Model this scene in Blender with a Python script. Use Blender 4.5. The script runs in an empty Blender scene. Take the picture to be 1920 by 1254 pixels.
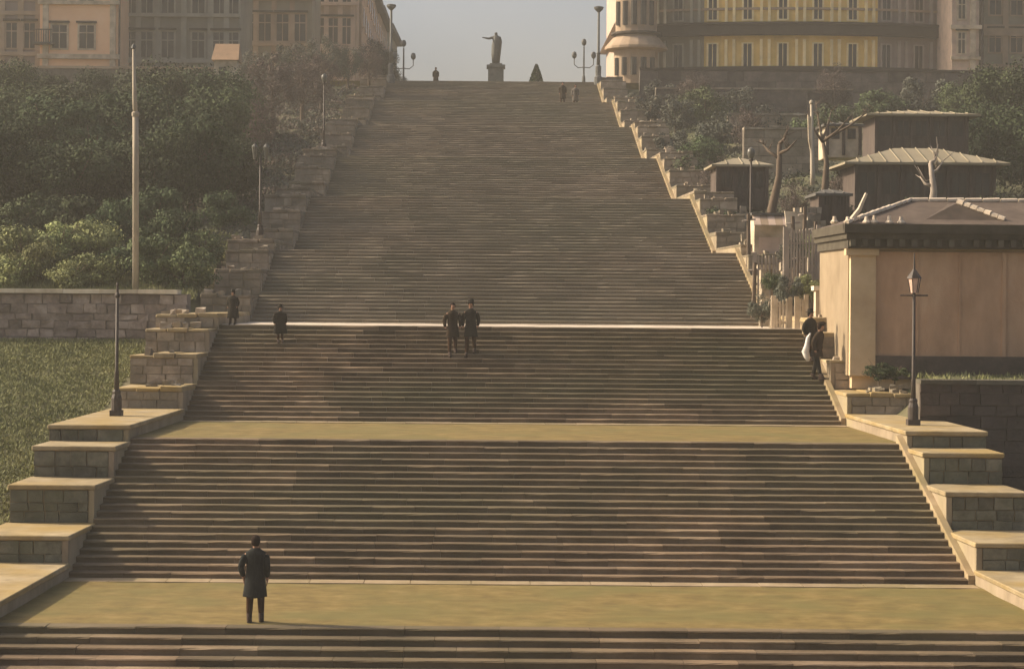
import bpy, math, random
from mathutils import Vector, Matrix
R = math.radians
rnd = random.Random(7)
scene = bpy.context.scene
col = scene.collection

# ------------------------------------------------------------------ camera
ROLL = 0.45
cam_d = bpy.data.cameras.new('camera'); cam = bpy.data.objects.new('camera', cam_d); col.objects.link(cam)
cam_d.sensor_fit = 'HORIZONTAL'; cam_d.sensor_width = 36; cam_d.lens = 75.0
cam_d.shift_x = 64.4 / 1920; cam_d.shift_y = -75.5 / 1920
cam_d.clip_start = 0.5; cam_d.clip_end = 6000
CAMZ = 6.68
cam.matrix_world = Matrix.Translation((0, 0, CAMZ)) @ Matrix.Rotation(R(90), 4, 'X') @ Matrix.Rotation(R(ROLL), 4, 'Z')
scene.camera = cam
# ------------------------------------------------------------------ light
SUN_EL = 31.0
SUN_AZ = 15.0            # degrees behind the stairs, from due left
az = R(SUN_AZ); el = R(SUN_EL)
sdir = Vector((-math.cos(az) * math.cos(el), math.sin(az) * math.cos(el), math.sin(el)))
w = bpy.data.worlds.new('World'); scene.world = w; w.use_nodes = True
nt = w.node_tree; nt.nodes.clear()
sky = nt.nodes.new('ShaderNodeTexSky'); sky.sky_type = 'NISHITA'; sky.sun_disc = False
sky.sun_elevation = el; sky.sun_rotation = math.atan2(sdir.x, sdir.y)
sky.air_density = 0.8; sky.dust_density = 7.0; sky.ozone_density = 1.0; sky.altitude = 50
bg = nt.nodes.new('ShaderNodeBackground'); bg.inputs[1].default_value = 0.113
wo = nt.nodes.new('ShaderNodeOutputWorld')
nt.links.new(sky.outputs[0], bg.inputs[0]); nt.links.new(bg.outputs[0], wo.inputs[0])
sl = bpy.data.lights.new('sun', 'SUN'); sl.energy = 4.2; sl.angle = R(0.6); sl.color = (1.0, 0.84, 0.62)
so = bpy.data.objects.new('sun', sl); col.objects.link(so)
so.rotation_euler = (-sdir).to_track_quat('-Z', 'Y').to_euler(); so.location = (0, 0, 80)
scene.view_settings.view_transform = 'Standard'; scene.view_settings.look = 'None'
scene.view_settings.exposure = 0.75; scene.view_settings.gamma = 1.0

# ------------------------------------------------------------------ helpers
def U(px, py):
    r = R(ROLL); dx, dy = px - 960, py - 627
    return 960 + dx * math.cos(r) + dy * math.sin(r), 627 - dx * math.sin(r) + dy * math.cos(r)
def P(px, py, Y):
    """world point at depth Y that the photograph shows at pixel (px, py)"""
    x, y = U(px, py)
    return Vector(((x - 895.5) * Y / 4000.0, Y, CAMZ - (y - 551.5) * Y / 4000.0))
class MB:
    def __init__(s): s.v = []; s.f = []
    def add(s, vs, fs):
        n = len(s.v); s.v += [tuple(v) for v in vs]; s.f += [tuple(i + n for i in f) for f in fs]
    def box(s, x0, x1, y0, y1, z0, z1, j=0.0, top=None):
        q = lambda: rnd.uniform(-j, j)
        vs = [(x0+q(), y0+q(), z0+q()), (x1+q(), y0+q(), z0+q()), (x1+q(), y1+q(), z0+q()), (x0+q(), y1+q(), z0+q()),
              (x0+q(), y0+q(), z1+q()), (x1+q(), y0+q(), z1+q()), (x1+q(), y1+q(), z1+q()), (x0+q(), y1+q(), z1+q())]
        s.add(vs, [(0,3,2,1),(4,5,6,7),(0,1,5,4),(1,2,6,5),(2,3,7,6),(3,0,4,7)])
    def hexa(s, bot, top):
        s.add(list(bot) + list(top), [(3,2,1,0),(4,5,6,7),(0,1,5,4),(1,2,6,5),(2,3,7,6),(3,0,4,7)])
    def lathe(s, c, prof, n=12, sx=1.0, sy=1.0):
        c = Vector(c); vs = []; fs = []
        for r, z in prof:
            for k in range(n):
                a = 2 * math.pi * k / n; vs.append((c.x + r * sx * math.cos(a), c.y + r * sy * math.sin(a), c.z + z))
        for i in range(len(prof) - 1):
            for k in range(n):
                k2 = (k + 1) % n; fs.append((i*n+k, i*n+k2, (i+1)*n+k2, (i+1)*n+k))
        fs.append(tuple(range(n - 1, -1, -1))); fs.append(tuple((len(prof)-1)*n + k for k in range(n)))
        s.add(vs, fs)
    def tube(s, pts, rad, n=8):
        pts = [Vector(p) for p in pts]; m = len(pts)
        if not isinstance(rad, (list, tuple)): rad = [rad] * m
        vs = []; fs = []
        for i, p in enumerate(pts):
            d = (pts[min(i+1, m-1)] - pts[max(i-1, 0)]).normalized()
            a = d.cross(Vector((0.02, 1, 0.01)))
            if a.length < 0.2: a = d.cross(Vector((1, 0, 0)))
            a.normalize(); b = d.cross(a)
            for k in range(n):
                t = 2 * math.pi * k / n; vs.append(p + (a * math.cos(t) + b * math.sin(t)) * rad[i])
        for i in range(m - 1):
            for k in range(n):
                k2 = (k+1) % n; fs.append((i*n+k, i*n+k2, (i+1)*n+k2, (i+1)*n+k))
        fs.append(tuple(range(n-1, -1, -1))); fs.append(tuple((m-1)*n+k for k in range(n)))
        s.add(vs, fs)
    def loft(s, rings, cap=True):
        """rings: (cx, cy, z, rx, ry)"""
        n = 16; vs = []; fs = []
        for cx, cy, z, rx, ry in rings:
            for k in range(n):
                a = 2*math.pi*k/n; vs.append((cx + rx*math.cos(a), cy + ry*math.sin(a), z))
        for i in range(len(rings)-1):
            for k in range(n):
                k2 = (k+1) % n; fs.append((i*n+k, i*n+k2, (i+1)*n+k2, (i+1)*n+k))
        if cap: fs.append(tuple(range(n-1,-1,-1))); fs.append(tuple((len(rings)-1)*n+k for k in range(n)))
        s.add(vs, fs)
    def build(s, name, mat, parent=None, smooth=False, bevel=0):
        me = bpy.data.meshes.new(name); me.from_pydata(s.v, [], s.f); me.validate(); me.update()
        if mat: me.materials.append(mat)
        if smooth: me.polygons.foreach_set('use_smooth', [True]*len(me.polygons))
        o = bpy.data.objects.new(name, me); col.objects.link(o)
        if parent:
            o.parent = parent; o.matrix_parent_inverse = Matrix.Translation(-Vector(parent.location)) if not parent.get('_rot') else Matrix.Identity(4)
        if bevel:
            b = o.modifiers.new('Bevel', 'BEVEL'); b.width = bevel; b.segments = 1; b.limit_method = 'ANGLE'
        return o
def thing(name, label, cat, loc, group=None):
    o = bpy.data.objects.new(name, None); col.objects.link(o); o.location = loc; o.empty_display_size = 0.3
    o['label'] = label; o['category'] = cat
    if group: o['group'] = group
    return o
def local_thing(*a, **k):
    o = thing(*a, **k); o['_rot'] = 1; return o      # its parts are given in its own coordinates
def tag(o, label, cat, group=None):
    o['label'] = label; o['category'] = cat
    if group: o['group'] = group
    return o
def structure(o): o['kind'] = 'structure'; return o
def copy_thing(o, loc, rz=0, sc=1.0, label=None, szz=None):
    def cp(x, p):
        c = x.copy(); col.objects.link(c)
        if p: c.parent = p
        for ch in [k for k in bpy.data.objects if k.parent == x]: cp(ch, c)
        return c
    c = cp(o, None); c.location = loc; c.rotation_euler = (0, 0, rz)
    c.scale = (sc, sc, szz or sc) if not isinstance(sc, tuple) else sc
    if label: c['label'] = label
    return c

# ------------------------------------------------------------------ materials
def lin(r, g, b):
    return tuple(((c/255)/12.92 if c/255 <= .04045 else ((c/255+.055)/1.055)**2.4) for c in (r, g, b))
def mat(name, c1, c2=None, c3=None, scale=1.0, stretch=(1,1,1), rough=0.9, bump=0.3, bscale=None, detail=6, rnd_amt=0.0, dirt=None, dscale=.25, metallic=0, island=False):
    m = bpy.data.materials.new(name); m.use_nodes = True; t = m.node_tree; n = t.nodes; L = t.links
    b = n['Principled BSDF']; b.inputs['Roughness'].default_value = rough; b.inputs['Metallic'].default_value = metallic
    b.inputs['Specular IOR Level'].default_value = 0.25
    c2 = c2 or tuple(x*.75 for x in c1); c3 = c3 or tuple(min(1, x*1.2) for x in c1)
    g = n.new('ShaderNodeNewGeometry'); mp = n.new('ShaderNodeMapping'); mp.inputs['Scale'].default_value = stretch
    L.new(g.outputs['Position'], mp.inputs['Vector'])
    no = n.new('ShaderNodeTexNoise'); no.inputs['Scale'].default_value = scale; no.inputs['Detail'].default_value = detail; no.inputs['Roughness'].default_value = .65
    L.new(mp.outputs[0], no.inputs['Vector'])
    cr = n.new('ShaderNodeValToRGB'); e = cr.color_ramp.elements
    e[0].position = .3; e[0].color = (*c2, 1); e[1].position = .72; e[1].color = (*c3, 1)
    x = cr.color_ramp.elements.new(.5); x.color = (*c1, 1)
    L.new(no.outputs[0], cr.inputs[0]); out = cr.outputs[0]
    if rnd_amt:
        oi = n.new('ShaderNodeObjectInfo'); mr = n.new('ShaderNodeMapRange'); mr.inputs[3].default_value = 1-rnd_amt; mr.inputs[4].default_value = 1+rnd_amt
        L.new((g.outputs['Random Per Island'] if island else oi.outputs['Random']), mr.inputs[0])
        mx = n.new('ShaderNodeMix'); mx.data_type = 'RGBA'; mx.blend_type = 'MULTIPLY'; mx.inputs[0].default_value = 1
        cc = n.new('ShaderNodeCombineColor')
        for i in range(3): L.new(mr.outputs[0], cc.inputs[i])
        L.new(out, mx.inputs[6]); L.new(cc.outputs[0], mx.inputs[7]); out = mx.outputs[2]
        if name.startswith('leaf'):
            hs = n.new('ShaderNodeHueSaturation'); m1 = n.new('ShaderNodeMapRange'); m1.inputs[3].default_value = .72; m1.inputs[4].default_value = 1.45
            m2 = n.new('ShaderNodeMapRange'); m2.inputs[3].default_value = .475; m2.inputs[4].default_value = .52
            L.new(oi.outputs['Random'], m1.inputs[0]); L.new(m1.outputs[0], hs.inputs['Value'])
            wn = n.new('ShaderNodeMath'); wn.operation = 'MULTIPLY'; wn.inputs[1].default_value = 7.31; wf = n.new('ShaderNodeMath'); wf.operation = 'FRACT'
            L.new(oi.outputs['Random'], wn.inputs[0]); L.new(wn.outputs[0], wf.inputs[0]); L.new(wf.outputs[0], m2.inputs[0]); L.new(m2.outputs[0], hs.inputs['Hue'])
            L.new(out, hs.inputs['Color']); out = hs.outputs[0]
    if dirt:
        d = n.new('ShaderNodeTexNoise'); d.inputs['Scale'].default_value = dscale; d.inputs['Detail'].default_value = 5
        mp2 = n.new('ShaderNodeMapping'); mp2.inputs['Location'].default_value = (31, 17, 5); mp2.inputs['Scale'].default_value = stretch
        L.new(g.outputs['Position'], mp2.inputs[0]); L.new(mp2.outputs[0], d.inputs['Vector'])
        r2 = n.new('ShaderNodeValToRGB'); r2.color_ramp.elements[0].position = .42; r2.color_ramp.elements[1].position = .68
        r2.color_ramp.elements[0].color = (0,0,0,1); r2.color_ramp.elements[1].color = (.75,.75,.75,1)
        L.new(d.outputs[0], r2.inputs[0])
        mx = n.new('ShaderNodeMix'); mx.data_type = 'RGBA'; L.new(r2.outputs[0], mx.inputs[0]); L.new(out, mx.inputs[6]); mx.inputs[7].default_value = (*dirt, 1); out = mx.outputs[2]
    L.new(out, b.inputs['Base Color'])
    if bump:
        bn = n.new('ShaderNodeTexNoise'); bn.inputs['Scale'].default_value = bscale or scale*6; bn.inputs['Detail'].default_value = 4
        L.new(g.outputs['Position'], bn.inputs['Vector'])
        bp = n.new('ShaderNodeBump'); bp.inputs['Strength'].default_value = bump; bp.inputs['Distance'].default_value = .03
        L.new(bn.outputs[0], bp.inputs['Height']); L.new(bp.outputs[0], b.inputs['Normal'])
    return m
M = {}
M['step'] = mat('step_granite', (.145,.098,.056), (.078,.052,.03), (.23,.165,.105), scale=1.3, stretch=(.45,1,1), rnd_amt=.32, island=True, dirt=(.095,.085,.042), dscale=.22, bump=.4, bscale=14)
M['landing'] = mat('landing_sand', (.165,.115,.031), (.105,.072,.02), (.235,.168,.058), scale=2.2, stretch=(.7,1,1), detail=14, dirt=(.125,.108,.030), dscale=.7, bump=.25, bscale=22)
M['stepup'] = mat('step_granite_hazed', (.195,.155,.105), (.14,.112,.075), (.25,.205,.145), scale=.7, stretch=(.5,1,1), rnd_amt=.16, island=True, dirt=(.15,.135,.085), dscale=.16, bump=.4, bscale=14)  # same granite, paler and greyer; distance haze put into the colour
M['kerb'] = mat('kerb_granite', (.29,.215,.125), (.22,.16,.09), (.37,.285,.18), scale=1.4, rnd_amt=.1, dirt=(.2,.16,.07), dscale=.5)
M['palekerb'] = mat('pale_limestone', (.55,.46,.35), (.46,.38,.29), (.62,.53,.42), scale=1.2, rnd_amt=.06)
M['coping'] = mat('coping_stone', (.31,.24,.135), (.20,.155,.085), (.41,.325,.20), scale=1.6, rnd_amt=.12, dirt=(.30,.20,.055), dscale=.6, bump=.3)
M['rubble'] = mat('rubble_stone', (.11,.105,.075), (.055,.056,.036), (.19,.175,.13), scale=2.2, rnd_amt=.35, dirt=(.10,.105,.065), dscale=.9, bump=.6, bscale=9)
M['ruin'] = mat('pale_broken_stone', (.34,.28,.205), (.19,.155,.11), (.48,.41,.31), scale=2, rnd_amt=.4, dirt=(.14,.12,.08), dscale=1.2, bump=.7)
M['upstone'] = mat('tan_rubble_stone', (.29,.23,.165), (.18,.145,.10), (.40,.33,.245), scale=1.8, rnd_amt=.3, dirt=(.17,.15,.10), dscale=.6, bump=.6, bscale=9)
M['capstone'] = mat('old_cap_stone', (.20,.155,.105), (.13,.10,.068), (.28,.22,.155), scale=1.8, rnd_amt=.2, dirt=(.13,.12,.07), dscale=.7, bump=.5)
M['wallmortar'] = mat('pale_mortar', (.18,.15,.125), scale=3, bump=.5)
M['mortar'] = mat('mortar', (.12,.10,.075), scale=3, bump=.5)
M['side'] = mat('parapet_side_render', (.25,.195,.13), (.16,.125,.08), (.33,.265,.185), scale=1.1, stretch=(1,1,.5), dirt=(.30,.25,.14), dscale=.5)
M['wallstone'] = mat('wall_stone', (.25,.198,.16), (.15,.118,.098), (.37,.305,.25), scale=2.0, rnd_amt=.33, bump=.7, bscale=8)
M['wallcap'] = mat('wall_cap', (.62,.53,.39), (.48,.40,.28), (.74,.65,.50), scale=1.5, rnd_amt=.12)
M['grassground'] = mat('grass_soil', (.095,.098,.042), (.06,.062,.028), (.14,.135,.065), scale=.8, dirt=(.11,.09,.055), dscale=.35)
M['grass'] = mat('grass_blades', (.205,.21,.085), (.12,.13,.052), (.28,.27,.13), scale=.9, rnd_amt=.15, island=True, bump=0)
M['earth'] = mat('hill_earth', (.14,.12,.08), (.08,.075,.045), (.22,.19,.14), scale=.5)
M['leaf_dark'] = mat('leaf_dark', (.038,.054,.02), (.022,.034,.012), (.065,.085,.032), scale=.6, rnd_amt=.4, island=True, bump=0)
M['leaf_mid'] = mat('leaf_mid', (.055,.075,.03), (.035,.05,.02), (.085,.11,.045), scale=.6, rnd_amt=.4, island=True, bump=0)
M['leaf_light'] = mat('leaf_light', (.19,.205,.08), (.125,.14,.052), (.26,.27,.115), scale=.7, rnd_amt=.35, island=True, bump=0)
M['leaf_grey'] = mat('leaf_grey', (.075,.078,.058), (.05,.052,.038), (.11,.112,.082), scale=.7, rnd_amt=.35, island=True, bump=0)
M['twig'] = mat('bare_twigs', (.10,.075,.062), (.06,.045,.04), (.15,.115,.095), scale=.7, rnd_amt=.3, island=True, bump=0)
M['bark'] = mat('bark', (.11,.08,.055), scale=4, stretch=(1,1,.3), bump=.6)
M['bark_pale'] = mat('bark_pale', (.30,.25,.20), scale=4, stretch=(1,1,.3), bump=.6)
M['iron'] = mat('painted_iron', (.055,.042,.033), scale=5, rough=.6, bump=.1)
M['iron_grey'] = mat('grey_iron', (.10,.10,.09), scale=5, rough=.6, bump=.1)
M['pole'] = mat('pale_pole', (.34,.29,.22), (.26,.22,.165), (.41,.36,.28), scale=2, stretch=(1,1,.3), bump=.1)
M['glass'] = mat('lantern_glass', (.62,.42,.33), scale=4, rough=.25, bump=0)
M['milk'] = mat('milk_glass', (.11,.105,.085), scale=4, rough=.35, bump=0)
M['brick'] = mat('terracotta_plaster', (.47,.29,.175), (.36,.215,.125), (.55,.37,.235), scale=.7, stretch=(1,1,.4), dirt=(.25,.165,.10), dscale=.6, bump=.4, bscale=20, rnd_amt=.05)
M['pilaster'] = mat('pilaster_plaster', (.52,.38,.225), (.44,.31,.18), (.60,.45,.28), scale=.8, bump=.25, bscale=12)
M['sidewall'] = mat('side_plaster_sun_offset', (.25,.19,.12), (.20,.15,.09), (.30,.235,.15), scale=.8, bump=.25, bscale=12)  # pavilion plaster darkened on its sunlit side; light balance put into colour
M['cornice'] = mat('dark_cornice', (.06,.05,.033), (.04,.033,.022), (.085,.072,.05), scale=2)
M['dentil'] = mat('dentil_stone', (.10,.088,.062), scale=2, rnd_amt=.2)
M['rooftile'] = mat('roof_tile', (.085,.062,.046), (.055,.04,.03), (.12,.09,.07), scale=2, rnd_amt=.2)
M['ridge'] = mat('pale_ridge', (.58,.48,.36), scale=3, rnd_amt=.15)
M['tin'] = mat('pale_roof_tin', (.25,.21,.14), (.20,.17,.11), (.30,.26,.18), scale=.6, stretch=(1,.3,1), bump=.15, rnd_amt=.06)
M['timber'] = mat('dark_timber', (.07,.052,.042), (.045,.034,.028), (.105,.08,.065), scale=2, stretch=(2,2,.4))
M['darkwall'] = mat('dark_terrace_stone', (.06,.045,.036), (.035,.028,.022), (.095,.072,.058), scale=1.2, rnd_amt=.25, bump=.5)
M['boulstone'] = mat('boulevard_wall_stone', (.12,.095,.075), (.07,.056,.046), (.19,.155,.125), scale=1.0, rnd_amt=.35, bump=.5)
M['cream'] = mat('cream_plaster', (.52,.43,.31), (.36,.29,.2), (.62,.53,.40), scale=1.2, dirt=(.25,.2,.13), dscale=1.4)
M['pink'] = mat('pinkish_plaster', (.45,.34,.26), scale=1.2)
M['peach'] = mat('peach_plaster', (.80,.50,.29), (.72,.44,.25), (.85,.57,.35), scale=.4)
M['yellow'] = mat('ochre_plaster', (.72,.50,.15), (.58,.39,.11), (.82,.60,.22), scale=.5, rnd_amt=.08)
M['yellowtrim'] = mat('pale_ochre_trim', (.85,.68,.36), scale=.8, rnd_amt=.08)
M['mauve'] = mat('mauve_plaster', (.25,.20,.17), (.20,.16,.14), (.30,.245,.21), scale=.4, rnd_amt=.06)
M['mauvetrim'] = mat('mauve_trim', (.33,.28,.24), scale=.8)
M['olive'] = mat('olive_plaster', (.22,.195,.14), (.17,.15,.11), (.28,.25,.18), scale=.4)
M['olivetrim'] = mat('olive_trim', (.32,.29,.22), scale=.8)
M['sandstone'] = mat('weathered_stone_plaster', (.33,.24,.16), (.22,.165,.115), (.41,.31,.22), scale=.5)
M['band'] = mat('dark_cornice_band', (.05,.038,.025), scale=1)
M['pane'] = mat('window_pane', (.045,.04,.032), (.03,.027,.022), (.07,.062,.05), scale=.6, rough=.2, bump=0)
M['slate'] = mat('slate_roof', (.09,.085,.075), scale=1.2)
M['bronze'] = mat('bronze', (.085,.085,.075), scale=3, rough=.5)
M['granite'] = mat('pedestal_granite', (.17,.165,.13), scale=3)
M['coat_navy'] = mat('dark_coat', (.018,.020,.019), (.012,.013,.012), (.03,.03,.027), scale=8, stretch=(3,3,.6), bump=.3)
M['coat_brown'] = mat('brown_coat', (.035,.024,.015), scale=8, bump=.2)
M['coat_black'] = mat('black_coat', (.02,.017,.013), scale=8, bump=.2)
M['coat_grey'] = mat('grey_coat', (.10,.085,.07), scale=8, bump=.2)
M['skin'] = mat('skin', (.30,.17,.11), scale=8, bump=0)
M['leg'] = mat('brown_trousers', (.045,.022,.010), scale=8, bump=.2)
M['boot'] = mat('boot_leather', (.03,.016,.01), scale=8, bump=.1)
M['hair'] = mat('dark_hair', (.022,.013,.009), scale=20, bump=.4)
M['white'] = mat('white_cloth', (.62,.58,.52), scale=6, bump=.3)

for k_ in ('coat_navy','coat_brown','coat_black','leg','hair'): M[k_].node_tree.nodes['Principled BSDF'].inputs['Specular IOR Level'].default_value = .05
# ------------------------------------------------------------------ stair layout (metres)
def interp(T, y):
    if y <= T[0][0]: a, b = T[0], T[1]
    elif y >= T[-1][0]: return T[-1][1]
    else:
        for a, b in zip(T, T[1:]):
            if a[0] <= y <= b[0]: break
    return a[1] + (b[1]-a[1])*(y-a[0])/(b[0]-a[0])
TL = [(43,-9.72),(49.7,-9.48),(56.85,-9.16),(64.4,-8.86),(77.2,-8.22),(118,-7.5),(158,-6.76)]
TR = [(43,11.9),(49.7,11.64),(56.85,11.34),(64.4,11.16),(77.2,10.62),(118,9.55),(158,8.8)]
XL = lambda y: interp(TL, y); XR = lambda y: interp(TR, y)
flights = [(34.56, 42.96, -2.8), (49.7, 56.85, 0.0), (64.4, 70.9, 2.8)]
y = 77.2; z = 5.6
for i in range(6): flights.append((y, y+8.05, z)); y += 14.55; z += 2.8
TOPY = flights[-1][1]; TOPZ = flights[-1][2] + 2.8      # 158.0, 22.4
landings = [(flights[i][1], flights[i+1][0], flights[i][2]+2.8) for i in range(8)]
def zstair(Y):
    for a, b, z0 in flights:
        if Y < a: return z0
        if Y <= b: return z0 + 2.8*(Y-a)/(b-a)
    return TOPZ

def rough_slab(x0a, x1a, x0b, x1b, y0, y1, z0, z1, nx, jz=.006, jy=.012, nose=.02):
    """one long stone course: worn front arris, slightly uneven top"""
    mb = MB(); W_ = x1a-x0a; t = 0.0
    while t < 1:
        l = rnd.uniform(1.0, 2.1)/W_
        t2 = 1.0 if 1-(t+l) < .04 else t+l
        oz, oy = rnd.gauss(0, jz), rnd.gauss(0, jy); tl, tw = rnd.gauss(0, jz*.8), rnd.gauss(0, jy*.5)
        n_ = 4; vs = []; fs = []
        for i in range(n_+1):
            u = i/n_; tt = t+(t2-t)*u; g_ = .004/W_*(1 if i == 0 else -1 if i == n_ else 0)
            xf = x0a+W_*(tt+g_); xb = x0b+(x1b-x0b)*(tt+g_)
            zz = oz+tl*(u-.5)+rnd.gauss(0, jz*.25); yy = oy+tw*(u-.5)+rnd.gauss(0, jy*.3)
            wr = .012+abs(rnd.gauss(0, .006)) + (rnd.uniform(.015,.05) if rnd.random() < .12 else 0)
            vs += [(xf, y0+nose, z0), (xf, y0+nose+yy*.4, z1-.045+zz), (xf, y0+yy, z1-.03+zz), (xf, y0+wr+yy, z1-.004+zz), (xf, y0+.05+wr, z1+zz*.6), (xb, y1, z1+min(0,zz)*.3)]
        for i in range(n_):
            for k in range(5):
                a = i*6+k; fs.append((a, a+6, a+7, a+1))
        n = n_*6; fs.append((5,4,3,2,1,0)); fs.append((n,n+1,n+2,n+3,n+4,n+5))
        mb.add(vs, fs); t = t2
    return mb
stairs = bpy.data.objects.new('stairway', None); col.objects.link(stairs); stairs.location = (0, 43, 0); structure(stairs)
for fi, (a, b, z0) in enumerate(flights):
    n = 20; t = (b-a)/n
    for k in range(n):
        y0 = a + k*t; z1 = z0 + (k+1)*.14
        nx = 40 if fi < 3 else 16
        last = (k == n-1)
        y1 = y0 + t + .04 if not last else y0+t*.9
        if last: y1 = y0 + .42
        mb = rough_slab(XL(y0), XR(y0), XL(y1), XR(y1), y0, y1, z1-.2, z1, nx, jz=.005 if fi < 3 else .004, jy=.007 if fi < 3 else .005)
        mb.build('step', M['step'] if fi < 3 else M['stepup'], stairs)
for (a, b, z0) in landings:
    a2 = a - (.0); a1 = flights[[i for i, f in enumerate(flights) if abs(f[1]-a) < 1e-6][0]]
    t = (a1[1]-a1[0])/20; ys = a1[1]-t+.42
    mb = MB(); vs = []; fs = []; nx, ny = 36, 8
    for j in range(ny+1):
        yy = ys-.0 + (b+.1-ys)*j/ny
        for i in range(nx+1):
            xx = XL(yy)+(XR(yy)-XL(yy))*i/nx
            vs.append((xx, yy, z0 - .002 + (rnd.gauss(0, .006) if 0 < j < ny else 0)))
    for j in range(ny):
        for i in range(nx):
            k = j*(nx+1)+i; fs.append((k, k+1, k+nx+2, k+nx+1))
    mb.add(vs, fs); mb.build('landing', M['palekerb'] if 5 < z0 < 6 else M['landing'], stairs)
    pale = 5 < z0 < 6
    for (ya_, yb_, on) in ((b-.62, b+.0, z0 > -1), (ys+.02, ys+.5, pale)):
        if not on or z0 > 6: continue
        x = XL(ya_)+.02
        while x < XR(ya_)-.3:
            l = rnd.uniform(.9, 1.5); l = l if XR(ya_)-(x+l) > .4 else XR(ya_)-.05-x
            mb = MB(); mb.box(x+.008, x+l-.008, ya_, yb_, z0-.06, z0+.012+rnd.uniform(0,.008)); mb.build('paving_kerb', M['palekerb'] if pale else M['kerb'], stairs); x += l
mb = MB(); mb.box(-60, 60, TOPY-8.05/20+.42, 420, TOPZ-.5, TOPZ-.004); structure(mb.build('boulevard_pavement', M['landing']))

# ------------------------------------------------------------------ terrain (one sheet to the horizon)
def zl(Y):
    return interp([(-200,-3.2),(34,-3.2),(43,-1.4),(49.7,-.75),(56.85,1.4),(64.4,3.1),(74.9,4.95),(75.6,5.0),(76.2,6.4),(85,8.0),(100,10.7),(120,14.3),(150,20.6),(158,22.0),(420,22.0),(900,20)], Y)
def zr(Y):
    return interp([(-200,-3.2),(34,-3.2),(43,-1.6),(49.7,-.9),(56.85,.6),(61,.9),(61.3,1.0),(61.6,4.2),(74,4.5),(78,6.0),(90,8.2),(105,10.8),(120,13.6),(140,18.0),(155.6,20.3),(156.2,22.0),(420,22.0),(900,20)], Y)
xs = [-320,-200,-100,-60,-40,-34,-30,-27,-24,-22,-20,-18,-16,-14,-12.5,-11.2,'L','R',14,15.5,17,19,21,24,27,30,34,40,60,100,200,320]
ys = [-120,0,20,34,38,43,46,49.7,53,56.85,60,61,61.3,61.6,64.4,68,72,74.9,75.6,76.2,80,85,90,95,100,106,112,120,128,136,144,150,155.6,156.2,158,165,200,260,420,550]
vs = []; fs = []
for Y in ys:
    for i, x in enumerate(xs):
        if x == 'L': X = XL(Y)-.25; Z = min(zl(Y), zstair(Y)-.6)
        elif x == 'R': X = XR(Y)+.25; Z = min(zr(Y), zstair(Y)-.6)
        else:
            X = x; Z = zl(Y) if x < 0 else zr(Y)
            if abs(x) > 12 and 76 < Y < 156: Z += rnd.uniform(-.25, .25)
        if Y > 158 and abs(X) < 60: Z = min(Z, TOPZ-.7)
        vs.append((X, Y, Z))
W = len(xs)
for j in range(len(ys)-1):
    for i in range(W-1):
        k = j*W+i; fs.append((k, k+1, k+W+1, k+W))
mb = MB(); mb.add(vs, fs); g = structure(mb.build('ground', M['grassground']))
# a sand forecourt in front of the stairs
mb = MB(); mb.box(-70, 70, -30, 34.6, -3.3, -2.8); structure(mb.build('forecourt', M['landing']))

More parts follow.
